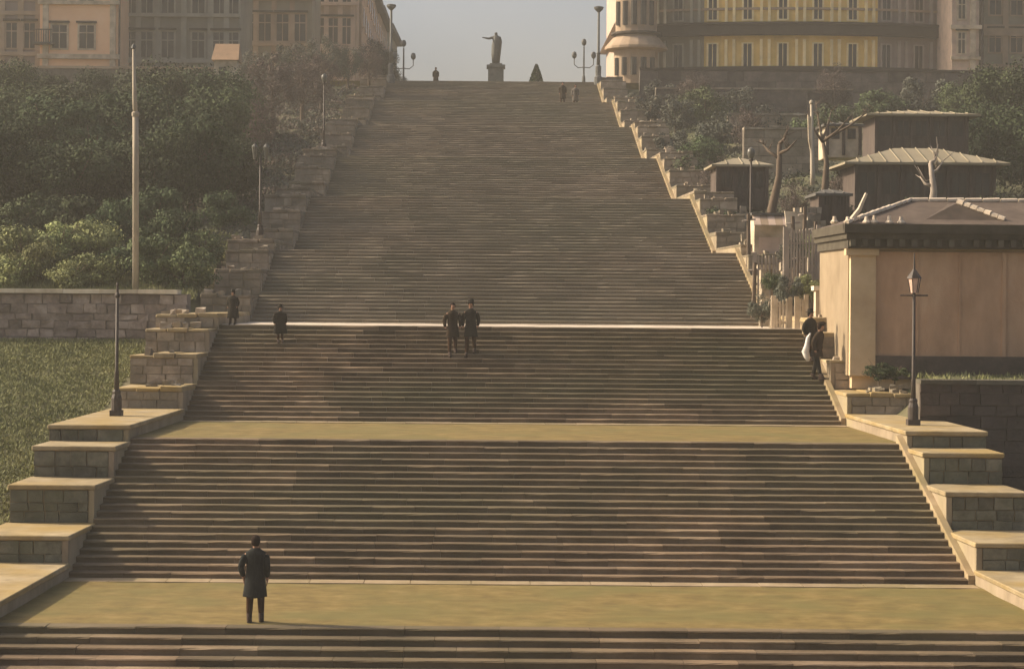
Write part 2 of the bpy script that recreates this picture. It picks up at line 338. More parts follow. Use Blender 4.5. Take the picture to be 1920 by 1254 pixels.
# ------------------------------------------------------------------ stepped flank parapets
def face_stones(mb_parent, x0, x1, Y, z0, z1, sgn, far, core_parent):
    """squared stones on the front face (towards -y), each its own piece"""
    h = z1-z0
    rows = 2 if h < .75 else 3
    if h < .5: rows = 1
    zz = z0
    hs = [rnd.uniform(.8, 1.2) for _ in range(rows)]; s = sum(hs); hs = [q*h/s for q in hs]
    out = []
    for r in range(rows):
        x = x0; 
        while x < x1-.05:
            wd = rnd.uniform(.32, .62)
            if x1-(x+wd) < .25: wd = x1-x
            out.append((x+.015, x+wd-.015, Y-rnd.uniform(.035, .075), Y+.05, zz+.012, zz+hs[r]-.012)); x += wd
        zz += hs[r]
    return out
def parapets(side):
    edge = XL if side < 0 else XR
    nm = 'left' if side < 0 else 'right'
    words = ['below the lowest landing', 'between the two sandy landings', 'beside the walking couple', 'just above the thin landing',
             'one flight above the thin landing', 'midway up the long climb', 'two thirds up the climb', 'two flights below the skyline', 'at the very top']
    for fi, (a, b, z0) in enumerate(flights):
        T = b-a; z1 = z0+2.8
        nexta = flights[fi+1][0] if fi < 8 else b+3
        lab = f"stepped stone parapet on the {nm} stair side, {words[fi]}"
        th = thing('stair_parapet', lab, 'parapet', (edge(a)+side*1.0, a, z0), 'stepped parapets flanking the stairs')
        segs = [(a-.05, a+.37*T, z0+1.0), (a+.37*T, a+.68*T, z0+1.93), (a+.68*T, a+.93*T, z0+2.72), (a+.93*T, nexta-.05, z1+.36)]
        prev = z0+.36
        for si, (ya, yb, zt) in enumerate(segs):
            wdt = 2.05 + rnd.uniform(-.08, .08)
            if fi > 2: wdt -= .15 + rnd.uniform(0, .25)
            e0, e1 = edge(ya), edge(yb)
            zb0 = z0-1.2
            core = MB()
            bot = [(e0, ya, zb0), (e0+side*wdt, ya, zb0), (e1+side*wdt, yb, zb0), (e1, yb, zb0)]
            if side < 0: bot = [bot[1], bot[0], bot[3], bot[2]]
            top = [(p[0], p[1], zt-.12) for p in bot]
            core.hexa(bot, top)
            blk = core.build('block', M['side'], th)
            ns = 1 if fi < 2 else 3
            ov = .05 if fi < 2 else 0.0; thk = .117 if fi < 2 else .06
            for q_ in range(ns):
                cp = MB(); fa, fb = q_/ns, (q_+1)/ns
                fx = lambda e, f: e + side*(-ov + (wdt+2*ov)*f)
                j = lambda: rnd.uniform(-.015, .015) if fi < 2 else rnd.uniform(-.04, .02)
                yl = ya-.09 if fi < 2 else ya-rnd.uniform(0, .12)
                c0 = [(fx(e0,fa), yl), (fx(e0,fb)-side*.008, yl), (fx(e1,fb)-side*.008, yb-.005), (fx(e1,fa), yb-.005)]
                if side < 0: c0 = [c0[1], c0[0], c0[3], c0[2]]
                zj = 0 if fi < 2 else rnd.uniform(-.05, .04)
                cp.hexa([(p[0]+j(), p[1], zt-thk-(.0 if fi < 2 else .07)) for p in c0], [(p[0]+j(), p[1]+j()*.3, zt+zj+j()*.5) for p in c0])
                cp.build('coping', M['coping'] if fi < 3 else M['capstone'], blk, bevel=.02)
            if 2 <= fi <= 7:
                lo = MB()
                for _ in range(rnd.randint(3, 7)):
                    sx_ = rnd.uniform(.12, .38); f_ = rnd.uniform(.1, .9); yy = rnd.uniform(ya, min(yb, ya+1.5)); xx = e0+side*wdt*f_; hz_ = rnd.uniform(.05, .2)
                    lo.box(xx-sx_/2, xx+sx_/2, yy-.02, yy+rnd.uniform(.15,.35), zt-.05, zt+hz_, j=.04)
                lo_ = lo.build('loose_stones', M['upstone'], blk); lo_['kind'] = 'stuff'
            if True:
                xa, xb = sorted((e0+side*.14 if fi < 3 else e0, e0+side*wdt))
                st = face_stones(None, xa, xb, ya, prev, zt-.13, side, fi > 5, blk)
                if fi <= 4:
                    for s_ in st:
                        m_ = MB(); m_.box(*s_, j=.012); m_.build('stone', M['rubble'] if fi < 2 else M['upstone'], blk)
                else:
                    m_ = MB()
                    for s_ in st: m_.box(*s_, j=.015)
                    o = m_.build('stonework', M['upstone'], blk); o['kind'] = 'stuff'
                if fi < 3:      # corner quoin, paler
                    m_ = MB(); xa, xb = sorted((e0+side*.002, e0+side*.13)); m_.box(xa, xb, ya-.05, ya+.06, prev, zt-.13, j=.004); m_.build('quoin', M['side'], blk)
                # rubble courses on the inner side of the upper, rougher parapets
                if 3 <= fi and side < 0:
                    m_ = MB(); yy = ya
                    while yy < yb-.2:
                        l = rnd.uniform(.4, .8); zz = zstair(yy+.2)-.1
                        while zz < zt-.15:
                            hh = min(rnd.uniform(.22, .38), zt-.13-zz)
                            if hh > .08: m_.box(e0+(e1-e0)*(yy-ya)/(yb-ya)-.03, edge(yy)+rnd.uniform(.01, .05), yy+.01, yy+l-.02, zz+.01, zz+hh-.01, j=.01)
                            zz += hh+.005
                        yy += l
                    if m_.v: o = m_.build('stonework', M['upstone'], blk); o['kind'] = 'stuff'
            prev = zt
    return
parapets(-1); parapets(1)
# pale raking kerb along the right hand edge of the stairs
for fi, (a, b, z0) in enumerate(flights):
    m_ = MB(); n = 8
    for k in range(n):
        ya, yb = a+(b-a)*k/n, a+(b-a)*(k+1)/n
        za, zb = z0+2.8*k/n+.1, z0+2.8*(k+1)/n+.1
        xa, xb = XR(ya), XR(yb)
        m_.hexa([(xa-.16, ya, za-.5), (xa+.01, ya, za-.5), (xb+.01, yb, zb-.5), (xb-.16, yb, zb-.5)],
                [(xa-.16, ya, za+.12), (xa+.01, ya, za+.12), (xb+.01, yb, zb+.12), (xb-.16, yb, zb+.12)])
    o = m_.build('raking_kerb', M['kerb'], stairs)

# ------------------------------------------------------------------ rubble wall on the left, with grass below
wt = thing('rubble_wall', 'long grey rubble retaining wall with pale coping behind the grass bank', 'wall', (-20, 75.3, 5))
x = -32.0; WX1 = -10.25
core = MB(); core.box(-32, WX1, 75.3, 76.2, 3.6, 6.6); wc = core.build('wall_core', M['wallmortar'], wt)
zz = 4.75
while zz < 6.55:
    hh = rnd.uniform(.24, .34); hh = min(hh, 6.62-zz)
    x = -26.0-rnd.uniform(0, .4)
    while x < WX1-.08:
        l = rnd.uniform(.35, .85)
        if WX1-(x+l) < .3: l = WX1-x
        m_ = MB(); m_.box(x+.02, x+l-.02, 75.3-rnd.uniform(.02, .08), 75.4, zz+.015, zz+hh-.015, j=.03)
        m_.build('stone', M['wallstone'], wt); x += l
    zz += hh
x = -32
while x < WX1-.4:
    l = rnd.uniform(1.1, 1.7); m_ = MB(); m_.box(x+.006, min(x+l, WX1)-.006, 75.12, 76.25, 6.60, 6.74+rnd.uniform(-.01,.02), j=.006); m_.build('coping', M['wallcap'], wt); x += l

# ------------------------------------------------------------------ grass
def grass(name, n, xr, yr, zf, h0, h1, matl, avoid=None):
    m_ = MB(); V = m_.v; F = m_.f
    for _ in range(n):
        x_ = rnd.uniform(*xr); y_ = rnd.uniform(*yr); z_ = zf(y_)-.03
        for k in range(4):
            a = rnd.uniform(0, 6.283); h = rnd.uniform(h0, h1); wd = rnd.uniform(.015, .035)
            dx, dy = math.cos(a), math.sin(a); ox, oy = rnd.uniform(-.12,.12), rnd.uniform(-.12,.12); ln = rnd.uniform(.0, .15)
            i = len(V); V += [(x_+ox-dy*wd, y_+oy+dx*wd, z_), (x_+ox+dy*wd, y_+oy-dx*wd, z_), (x_+ox+dx*ln, y_+oy+dy*ln, z_+h)]; F.append((i, i+1, i+2))
    o = m_.build(name, matl); o['kind'] = 'stuff'; o['label'] = 'rough yellow green grass covering the bank beside the stairs'; o['category'] = 'grass'; return o
grass('bank_grass', 48000, (-19, -11.3), (46, 75.2), zl, .03, .13, M['grass'])
o = grass('hillside_grass', 9000, (-21, -10.2), (76.3, 92), zl, .10, .3, M['grass']); o['label'] = 'tall pale green grass above the rubble wall'
o = grass('hillside_grass', 7000, (13.2, 30), (61.8, 100), zr, .05, .2, M['grass']); o['label'] = 'thin grass on the terraced slope around the pavilions'

# ------------------------------------------------------------------ trees and shrubs
def scrub(label, n, xf, yr, zf, m, seed):
    r = random.Random(seed); V = []; F = []
    for _ in range(n):
        y_ = r.uniform(*yr); x_ = xf(y_, r); z_ = zf(y_); R_ = r.uniform(.3, .75); hh = R_*r.uniform(.6, 1.1)
        for _ in range(34):
            a = r.uniform(0, 6.283); q = r.random()**.5; u = r.random()
            c = Vector((x_+math.cos(a)*R_*q, y_+math.sin(a)*R_*q, z_+hh*u*(1-q*q*.7)))
            d = Vector((r.gauss(0,1), r.gauss(0,1), abs(r.gauss(0,1)))).normalized(); e = d.orthogonal().normalized()*r.uniform(.05,.1); f_ = d.cross(e)
            i = len(V); V += [c-e, c+f_*.6, c+e, c-f_*.6]; F.append((i,i+1,i+2,i+3))
    mb = MB(); mb.v = [tuple(v) for v in V]; mb.f = F; o = mb.build('scrub', m); o['kind'] = 'stuff'; o['label'] = label; o['category'] = 'scrub'
scrub('brownish scrub covering the slope beside the upper left parapet', 900, lambda y, r: XL(y)-2.2-r.random()**1.2*9, (84, 155), zl, M['leaf_grey'], 11)
scrub('mauve dry scrub on the upper left slope', 500, lambda y, r: XL(y)-2.2-r.random()*7, (100, 155), zl, M['twig'], 12)
scrub('grey green scrub covering the slope beside the upper right parapet', 1100, lambda y, r: XR(y)+2.2+r.random()**1.2*18, (82, 155), zr, M['leaf_grey'], 13)
scrub('darker green scrub on the right slope', 500, lambda y, r: XR(y)+2.2+r.random()*18, (80, 150), zr, M['leaf_mid'], 14)
def crown_mesh(name, m, n, rx, ry, rz, leaf, nb, seed, sparse=0.0):
    r = random.Random(seed); V = []; F = []
    blobs = []
    for _ in range(nb):
        while True:
            p = Vector((r.uniform(-1,1), r.uniform(-1,1), r.uniform(-.9,1)))
            if p.length <= 1: break
        s = r.uniform(.22, .42)*(1-sparse*.3); blobs.append((Vector((p.x*rx*.78, p.y*ry*.78, p.z*rz*.78)), s))
    for _ in range(n):
        c, s = blobs[r.randrange(nb)]
        d = Vector((r.gauss(0,1), r.gauss(0,1), r.gauss(0,1))).normalized()
        q = c + Vector((d.x*rx, d.y*ry, d.z*rz))*s*(r.random()**.4)
        nrm = (d+Vector((r.uniform(-.8,.8), r.uniform(-.8,.8), r.uniform(-.3,.9)))).normalized()
        a = nrm.orthogonal().normalized(); a.rotate(Matrix.Rotation(r.uniform(0,6.28), 3, nrm)); b = nrm.cross(a)
        L_ = leaf*r.uniform(.6, 1.5); i = len(V)
        V += [q-a*L_*.5, q+b*L_*.32, q+a*L_*.5, q-b*L_*.32]; F.append((i,i+1,i+2,i+3))
    me = bpy.data.meshes.new(name); me.from_pydata([tuple(v) for v in V], [], F); me.materials.append(m); me.update(); return me
def trunk_mesh(name, m, h, r0, spread, seed, nb=6, top=None):
    r = random.Random(seed); mb = MB(); top = top or h
    mb.tube([(0,0,-.4),(r.uniform(-.05,.05),0,h*.35),(r.uniform(-.12,.12),r.uniform(-.1,.1),h*.7),(0,0,top)], [r0*1.2, r0, r0*.7, r0*.25], 7)
    for _ in range(nb):
        a = r.uniform(0, 6.28); z0 = r.uniform(.25,.75)*h
        e = Vector((math.cos(a)*spread*r.uniform(.5,.9), math.sin(a)*spread*r.uniform(.5,.9), z0+r.uniform(.3,.7)*spread))
        mb.tube([(0,0,z0), (e.x*.5, e.y*.5, z0+(e.z-z0)*.4), e], [r0*.5, r0*.33, r0*.1], 5)
    me = bpy.data.meshes.new(name); me.from_pydata([tuple(v) for v in mb.v], [], mb.f); me.materials.append(m); me.update(); return me
def veg_kind(kind, mleaf, mbark, n, rx, rz, zc, leaf, nb, h, r0, variants=3, seed=1, sparse=0):
    out = []
    for v in range(variants):
        out.append((crown_mesh(kind+'_crown', mleaf, n, rx, rx, rz, leaf, nb, seed*31+v, sparse), trunk_mesh(kind+'_trunk', mbark, h, r0, rx, seed*77+v), zc))
    return out
K = {}
K['dark_tree'] = veg_kind('tree', M['leaf_dark'], M['bark'], 17000, 2.7, 2.3, 2.2, .135, 60, 3.0, .16, 4, 1)
K['mid_tree'] = veg_kind('tree', M['leaf_mid'], M['bark'], 14000, 2.5, 2.0, 1.9, .13, 50, 2.6, .13, 3, 2)
K['bush'] = veg_kind('shrub', M['leaf_mid'], M['bark'], 5200, 1.25, .85, .7, .09, 26, .9, .05, 3, 3)
K['pale_bush'] = veg_kind('shrub', M['leaf_light'], M['bark'], 5200, 1.3, .75, .6, .085, 26, .8, .05, 3, 4)
K['grey_bush'] = veg_kind('shrub', M['leaf_grey'], M['bark'], 4600, 1.3, 1.0, .85, .095, 26, 1.0, .05, 3, 5, .6)
K['dark_bush'] = veg_kind('shrub', M['leaf_dark'], M['bark'], 4600, 1.3, .7, .5, .095, 26, .8, .05, 2, 9, .6)
K['grey_tree'] = veg_kind('tree', M['leaf_grey'], M['bark'], 8500, 2.2, 2.3, 3.0, .11, 40, 4.0, .13, 3, 6, .8)
K['bare_tree'] = veg_kind('tree', M['twig'], M['bark'], 7500, 2.1, 2.3, 3.0, .09, 40, 4.2, .13, 3, 7, .8)
def plant(kind, name, px, py, Y, s, label, group, zfun=None, cat='tree', sz=None):
    """plant standing on the slope at column px, depth Y (py None) or at the given base pixel"""
    cm, tm, zc = K[kind][rnd.randrange(len(K[kind]))]
    p = P(px, 500, Y); X = p.x; Z = (zfun or (zl if X < 0 else zr))(Y) if py is None else P(px, py, Y).z
    th = thing(name, label, cat, (X, Y, Z-.05), group)
    th.rotation_euler = (0, 0, rnd.uniform(0, 6.28)); s2 = s*rnd.uniform(.9, 1.12); th.scale = (s2, s2*rnd.uniform(.9,1.1), (sz or s)*rnd.uniform(.85, 1.15))
    c = bpy.data.objects.new('crown', cm); col.objects.link(c); c.parent = th; c.location = (0, 0, zc)
    t = bpy.data.objects.new('trunk', tm); col.objects.link(t); t.parent = th
    return th
GL = 'trees massed on the left hillside'; GS = 'shrubs on the slope above the rubble wall'
# left hillside, near to far
for px, Y, s, kd, lab in [
    (15, 78.5, 1.0,'pale_bush','pale green shrub at the left edge just above the wall coping'),
    (75, 79.5, 1.1,'pale_bush','pale spreading shrub above the left part of the rubble wall'),
    (130, 78, .95,'pale_bush','low light shrub above the wall, third from the left edge'),
    (180, 79, 1.1,'pale_bush','bright yellow green shrub just left of the pale pole foot'),
    (225, 80.5, .9,'bush','small green shrub right behind the lamp post shaft'),
    (40, 83.5, 1.15,'pale_bush','light shrub of the second row nearest the left edge'),
    (110, 84.5, 1.25,'pale_bush','broad light shrub halfway up the pale grass slope'),
    (175, 85, 1.2,'pale_bush','rounded light shrub left of the pole, second row'),
    (20, 89, 1.2,'bush','mid green shrub where pale slope meets dark trees at left edge'),
    (85, 90, 1.3,'bush','mid green shrub below the dark trees, second from left edge'),
    (150, 89.5, 1.3,'bush','wide green shrub below the dark trees left of the pole'),
    (215, 88, 1.2,'bush','green shrub touching the left side of the pale pole'),
    (290, 79, 1.15,'bush','dark low shrub right of the pale pole foot'),
    (345, 78.5, 1.2,'bush','dark rounded shrub at the corner of wall and parapet'),
    (320, 84, 1.35,'bush','big round shrub right of the pole, second row'),
    (375, 83.5, 1.1,'bush','shrub leaning against the parapet blocks above the wall'),
    (290, 90, 1.4,'bush','shrub right of the pole under the dark trees'),
    (420, 92, 1.2,'bush','shrub squeezed between dark trees and stepped parapet'),]:
    plant(kd, 'shrub', px, None, Y, s, lab, GS, cat='shrub')
for px, Y, s, kd, lab in [
    (-15, 95, 1.0,'dark_tree','dark tree cut by the left edge of the picture, lowest row'),
    (60, 96, .95,'mid_tree','green tree in the lowest row, next to the edge tree'),
    (135, 95, 1.0,'dark_tree','dark tree in the lowest row midway between edge and pole'),
    (205, 97, .95,'mid_tree','green tree in the lowest row just left of the pole'),
    (290, 96, 1.05,'dark_tree','very dark tree in the lowest row just right of the pole'),
    (360, 98, 1.0,'dark_tree','dark tree above the corner of the wall'),
    (425, 101, .9,'dark_tree','dark tree beside the small paired lamp post'),
    (25, 107, 1.05,'mid_tree','broad green tree of the second row at the left edge'),
    (100, 108, 1.1,'dark_tree','dark broad tree of the second row below the peach house'),
    (175, 107, 1.05,'mid_tree','green tree of the second row left of the pole'),
    (255, 109, 1.1,'dark_tree','dark tree directly behind the middle of the pole'),
    (330, 108, 1.1,'dark_tree','dark tree of the second row right of the pole'),
    (405, 112, 1.0,'dark_tree','dark tree of the second row nearest the stairs'),
    (50, 120, 1.1,'dark_tree','tree of the third row below the grey corner house'),
    (130, 121, 1.15,'mid_tree','green tree of the third row under the peach house'),
    (215, 120, 1.05,'dark_tree','dark tree of the third row left of the pole top'),
    (300, 122, 1.15,'dark_tree','dark tree of the third row right of the pole top'),
    (380, 123, 1.1,'dark_tree','dark tree of the third row under the little orange hut'),
    (445, 126, .95,'mid_tree','green tree at the right end of the third row'),
    (10, 133, .9,'dark_tree','tall dark tree in front of the grey corner house'),
    (95, 136, .8,'mid_tree','small green tree at the foot of the peach house'),
    (180, 136, .8,'dark_tree','low dark tree under the right windows of the peach house'),
    (280, 137, .6,'grey_tree','greyish tree in front of the olive house'),
    (350, 138, .55,'grey_tree','grey green tree left of the little orange hut'),
    ]:
    plant(kd, 'tree', px, None, Y, s, lab, GL)
for px, Y, s, kd, lab in [
    (480, 143, .7,'grey_tree','dusty grey tree right of the little orange hut'),
    (545, 147, .8,'grey_tree','tall dusty tree before the receding house row'),
    (600, 150, .85,'grey_tree','dusty tree left of the upper lamp globe'),
    (650, 152, .7,'grey_tree','dusty tree beside the upper end of the left parapet'),
    (690, 153.5, .7,'bare_tree','small bare tree at the top left of the stairs'),
    (510, 128, .95,'bare_tree','bare brownish tree above the double lamp post'),
    (565, 134, .9,'bare_tree','bare brownish tree left of the slender globe lamp'),
    (600, 140, .8,'bare_tree','bare mauve tree behind the slender globe lamp'),
    (478, 116, .75,'bare_tree','thin bare tree behind the upper left parapet blocks')]:
    plant(kd, 'tree', px, None, Y, s, lab, 'dusty trees near the top of the left hillside')
# right hillside
GR = 'shrubs and trees on the right hillside'
for px, Y, s, kd, lab in [
    (1185, 150, 1.0,'grey_bush','grey green shrub at the top right of the stairs'),
    (1225, 151, 1.3,'grey_bush','dark shrub under the round end of the palace'),
    (1275, 149, 1.4,'grey_bush','shrub below the left bays of the palace'),
    (1215, 139, 1.2,'grey_bush','grey shrub beside the upper right parapet'),
    (1265, 136, 1.4,'grey_bush','low shrub on the upper right slope, second of its row'),
    (1320, 140, 1.5,'bush','greenish shrub below the dark boulevard wall'),
    (1385, 146, 1.5,'grey_bush','shrub under the boulevard wall above the small hut'),
    (1260, 124, 1.2,'grey_bush','dark shrub midway along the right parapet'),
    (1310, 122, 1.3,'bush','green shrub left of the small hut roof'),
    (1300, 112, 1.2,'bush','dark green shrub below left of the small hut'),
    (1350, 128, 1.5,'grey_bush','wide grey shrub above the small hut'),
    (1430, 132, 1.4,'grey_bush','shrub behind the flagpole on the right slope'),
    (1500, 128, 1.3,'bush','shrub left of the upper pagoda roof'),
    (1560, 134, 1.6,'bush','green bush above the upper pagoda roof, left one'),
    (1650, 142, 1.6,'bush','green bush above the upper pagoda roof, middle one'),
    (1730, 143, 1.7,'grey_bush','grey bush above the upper pagoda roof, right one'),
    (1360, 104, .9,'grey_bush','grey shrub at the left corner of the small hut'),
    (1350, 97, .9,'bush','low green shrub between parapet and dark lamp post')]:
    plant(kd, 'shrub', px, None, Y, s, lab, 'shrubs on the right hillside', cat='shrub')
for px, Y, s, kd, lab in [
    (1895, 128, 1.2,'dark_tree','large dark tree at the right edge beside the pagoda roofs'),
    (1850, 120, 1.0,'dark_tree','dark tree touching the right eave of the middle roof'),
    (1930, 112, 1.1,'dark_tree','dark tree cut by the right edge above the brick pavilion'),
    (1810, 138, .9,'mid_tree','green tree under the drainpipe corner of the palace'),
    (1890, 142, 1.0,'mid_tree','green tree below the far right house'),
    (1640, 84, .72,'dark_tree','dark tree directly behind the brick pavilion, left one'),
    (1720, 85, .7,'dark_tree','dark tree behind the brick pavilion next to the pale trunk'),
    (1830, 85, .78,'dark_tree','dark tree behind the brick pavilion, right one'),
    (1900, 87, .8,'dark_tree','dark tree behind the right corner of the brick pavilion'),
    (1570, 90, .62,'mid_tree','small green tree left of the middle pagoda roof'),
    (1490, 94, .6,'bare_tree','bare mauve tree between leaning trunk and flagpole')]:
    plant(kd, 'tree', px, None, Y, s, lab, GR)
# leaning bare trunks on the right
def snag(px0, py0, px1, py1, Y, r0, label, branches, m=None):
    a = P(px0, py0, Y); th = thing('bare_tree', label, 'tree', a)
    mb = MB(); b = P(px1, py1, Y); mid = a.lerp(b, .5)+Vector((r0*.8, 0, 0))
    mb.tube([a-Vector((0,0,.5)), a, mid, b], [r0*1.3, r0*1.1, r0*.8, r0*.5], 9); mb.build('trunk', m or M['bark'], th, smooth=True)
    for (qx, qy, t) in branches:
        mb = MB(); s_ = a.lerp(b, t); e = P(qx, qy, Y+rnd.uniform(-.8,.8)); mm = s_.lerp(e, .5)+Vector((0,0,-.12))
        mb.tube([s_, mm, e], [r0*.5, r0*.32, r0*.1], 6)
        for _ in range(4):
            u = rnd.uniform(.4, 1); q = s_.lerp(e, u); mb.tube([q, q+Vector((rnd.uniform(-.5,.5), rnd.uniform(-.4,.4), rnd.uniform(.1,.6)))], [r0*.16, r0*.04], 4)
        mb.build('branch', m or M['bark'], th, smooth=True)
snag(1448, 392, 1462, 270, 86, .17, 'leaning bare trunk with a forked top above the cream kiosk', [(1425,262,.8),(1495,262,.85),(1480,240,1)])
snag(1548, 345, 1543, 262, 92, .14, 'dark forked bare tree right of the pale flagpole', [(1600,212,.95),(1640,200,.98),(1515,215,.95),(1560,205,1),(1530,190,1)])
snag(1745, 410, 1745, 305, 80, .16, 'pale upright trunk behind the brick pavilion roof', [(1725,330,.6),(1770,300,.8),(1760,285,1)], M['bark_pale'])

# ------------------------------------------------------------------ poles and lamps
b = P(255, 530, 77.5); t = P(251, 92, 77.5)
th = thing('utility_pole', 'tall pale slender pole rising from behind the rubble wall', 'pole', b)
mb = MB(); mb.tube([b-Vector((0,0,.6)), P(255,300,77.5), P(254.5,215,77.5)], [.115,.115,.11], 12); mb.build('lower_shaft', M['pole'], th, smooth=True)
mb = MB(); mb.tube([P(254.5,215,77.5), P(253,190,77.5), t], [.085,.085,.05], 12); mb.build('upper_shaft', M['pole'], th, smooth=True)
mb = MB(); c = P(254.5,214,77.5); mb.lathe(c, [(.13,-.08),(.14,-.05),(.14,.05),(.1,.09)], 12); mb.build('collar', M['pole'], th)
mb = MB(); mb.lathe(t, [(.05,0),(.09,.03),(.07,.12),(.01,.2)], 10); mb.build('finial', M['iron_grey'], th)
GLP = 'lamp posts on the stair parapets'
def lamp(X, Y, Z, label, kind='lantern', H=4.0, m='iron'):
    th = thing('street_lamp', label, 'street lamp', (X, Y, Z), GLP); c = Vector((X, Y, Z)); im = M[m]
    mb = MB(); mb.box(X-.17, X+.17, Y-.17, Y+.17, Z-.02, Z+.16); mb.lathe(c, [(.15,.16),(.15,.5),(.11,.62),(.12,.68),(.09,.74)], 10); mb.build('base', im, th)
    mb = MB(); mb.lathe(c, [(.075,.72),(.06,1.2),(.065,1.22),(.05,1.28),(.042,H-.35)], 10); mb.build('pole', im, th, smooth=True)
    if kind == 'lantern':
        mb = MB(); mb.tube([c+Vector((-.38,0,H-.42)), c+Vector((.38,0,H-.42))], .022, 6); mb.build('crossbar', im, th)
        mb = MB(); mb.lathe(c, [(.10,H-.35),(.17,H+.05)], 6); ln = mb.build('lantern', M['glass'], th)
        mb = MB(); mb.lathe(c, [(.21,H+.05),(.19,H+.09),(.06,H+.27),(.03,H+.31)], 6); mb.build('cap', im, ln)
        mb = MB()
        for k in range(6):
            a = math.pi*k/3; mb.tube([c+Vector((math.cos(a)*.105,math.sin(a)*.105,H-.35)), c+Vector((math.cos(a)*.178,math.sin(a)*.178,H+.05))], .012, 4)
        mb.build('frame', im, ln)
        mb = MB(); mb.tube([c+Vector((0,0,H+.3)), c+Vector((0,0,H+.75))], [.035,.012], 6); mb.build('finial', im, th)
    elif kind == 'plain':
        mb = MB(); mb.lathe(c, [(.05,H-.36),(.075,H-.32),(.075,H-.28),(.04,H-.22),(.03,H-.05),(.045,H),(.02,H+.08)], 8); mb.build('finial', im, th)
    elif kind == 'globe':
        mb = MB(); mb.lathe(c, [(.09,H-.38),(.10,H-.32),(.07,H-.28)], 10); mb.build('collar', im, th)
        mb = MB(); mb.lathe(c, [(.05,H-.3),(.12,H-.22),(.16,H-.05),(.15,H+.08),(.08,H+.16),(.02,H+.19)], 14); mb.build('globe', M['milk'], th, smooth=True)
    elif kind == 'double':
        for sx in (-.24, .24):
            mb = MB(); mb.tube([c+Vector((0,0,H-.75)), c+Vector((sx*.8,0,H-.75)), c+Vector((sx,0,H-.55))], .025, 6); mb.build('arm', im, th)
            mb = MB(); mb.lathe(c+Vector((sx,0,0)), [(.06,H-.55),(.12,H-.1),(.13,H-.05),(.04,H+.08)], 8); mb.build('lantern', M['milk'], th)
    return th
lamp(-10.2, 60.4, 3.16, 'slender dark lamp post on the left sandy parapet platform before the grass bank', 'plain', H=3.7)
lamp(12.05, 58.9, 3.16, 'dark lamp post with pinkish lantern before the terracotta pavilion wall')
lamp(-9.05, 88.5, 8.76, 'lamp post with two pale lanterns beside the dark hillside trees', 'double')
lamp(-8.55, 117.6, 14.36, 'distant slender lamp post with a single pale globe', 'globe', 4.2)
lamp(11.3, 88.5, 8.76, 'thin dark lamp post beside the leaning bare trunk', 'globe', 3.9)
def tall_lamp(px, pyb, pyt, Y, label):
    b = P(px, pyb, Y); t = P(px, pyt, Y); H = t.z-b.z
    th = thing('street_lamp', label, 'street lamp', b, 'tall lamp posts at the head of the stairs')
    mb = MB(); mb.lathe(b, [(.32,-.6),(.30,.9),(.2,1.0),(.22,1.7),(.14,1.8)], 10); mb.build('base', M['iron_grey'], th)
    mb = MB(); mb.lathe(b, [(.14,1.8),(.12,2.6),(.18,2.66),(.10,2.75),(.085,H-.35)], 10); mb.build('pole', M['iron_grey'], th, smooth=True)
    mb = MB(); mb.lathe(b, [(.09,H-.45),(.34,H-.2),(.36,H-.05),(.12,H+.02)], 10); mb.build('lamp_head', M['iron_grey'], th)
tall_lamp(733, 165, 8, 157.2, 'tall grey lamp post with flat head at the top left of the stairs')
tall_lamp(1122, 168, 12, 157.2, 'tall grey lamp post with flat head at the top right of the stairs')
def candelabra(px, pyb, Y, label, sgn):
    b = P(px, pyb, Y); th = thing('candelabra_lamp', label, 'street lamp', b, 'branched candelabra lamps behind the stair head')
    mb = MB(); mb.lathe(b, [(.2,-1.5),(.12,.2),(.07,.4),(.055,2.6)], 8); mb.build('pole', M['iron_grey'], th)
    for dx, h in ((-.75,1.75),(.75,1.75),(0,2.75)):
        if dx: mb = MB(); mb.tube([b+Vector((0,0,1.0)), b+Vector((dx*.6,0,.95)), b+Vector((dx,0,1.2)), b+Vector((dx,0,h-.1))], .035, 6); mb.build('arm', M['iron_grey'], th)
        mb = MB(); mb.lathe(b+Vector((dx,0,h)), [(.05,-.1),(.17,.02),(.2,.2),(.14,.4),(.03,.46)], 10); mb.build('lantern', M['iron_grey'], th, smooth=True)
candelabra(757, 152, 166, 'three branched grey candelabra lamp beside the tall lamp at the skyline, left of the statue', -1)
candelabra(1095, 150, 166, 'three branched grey candelabra lamp left of the tall lamp by the palace', 1)

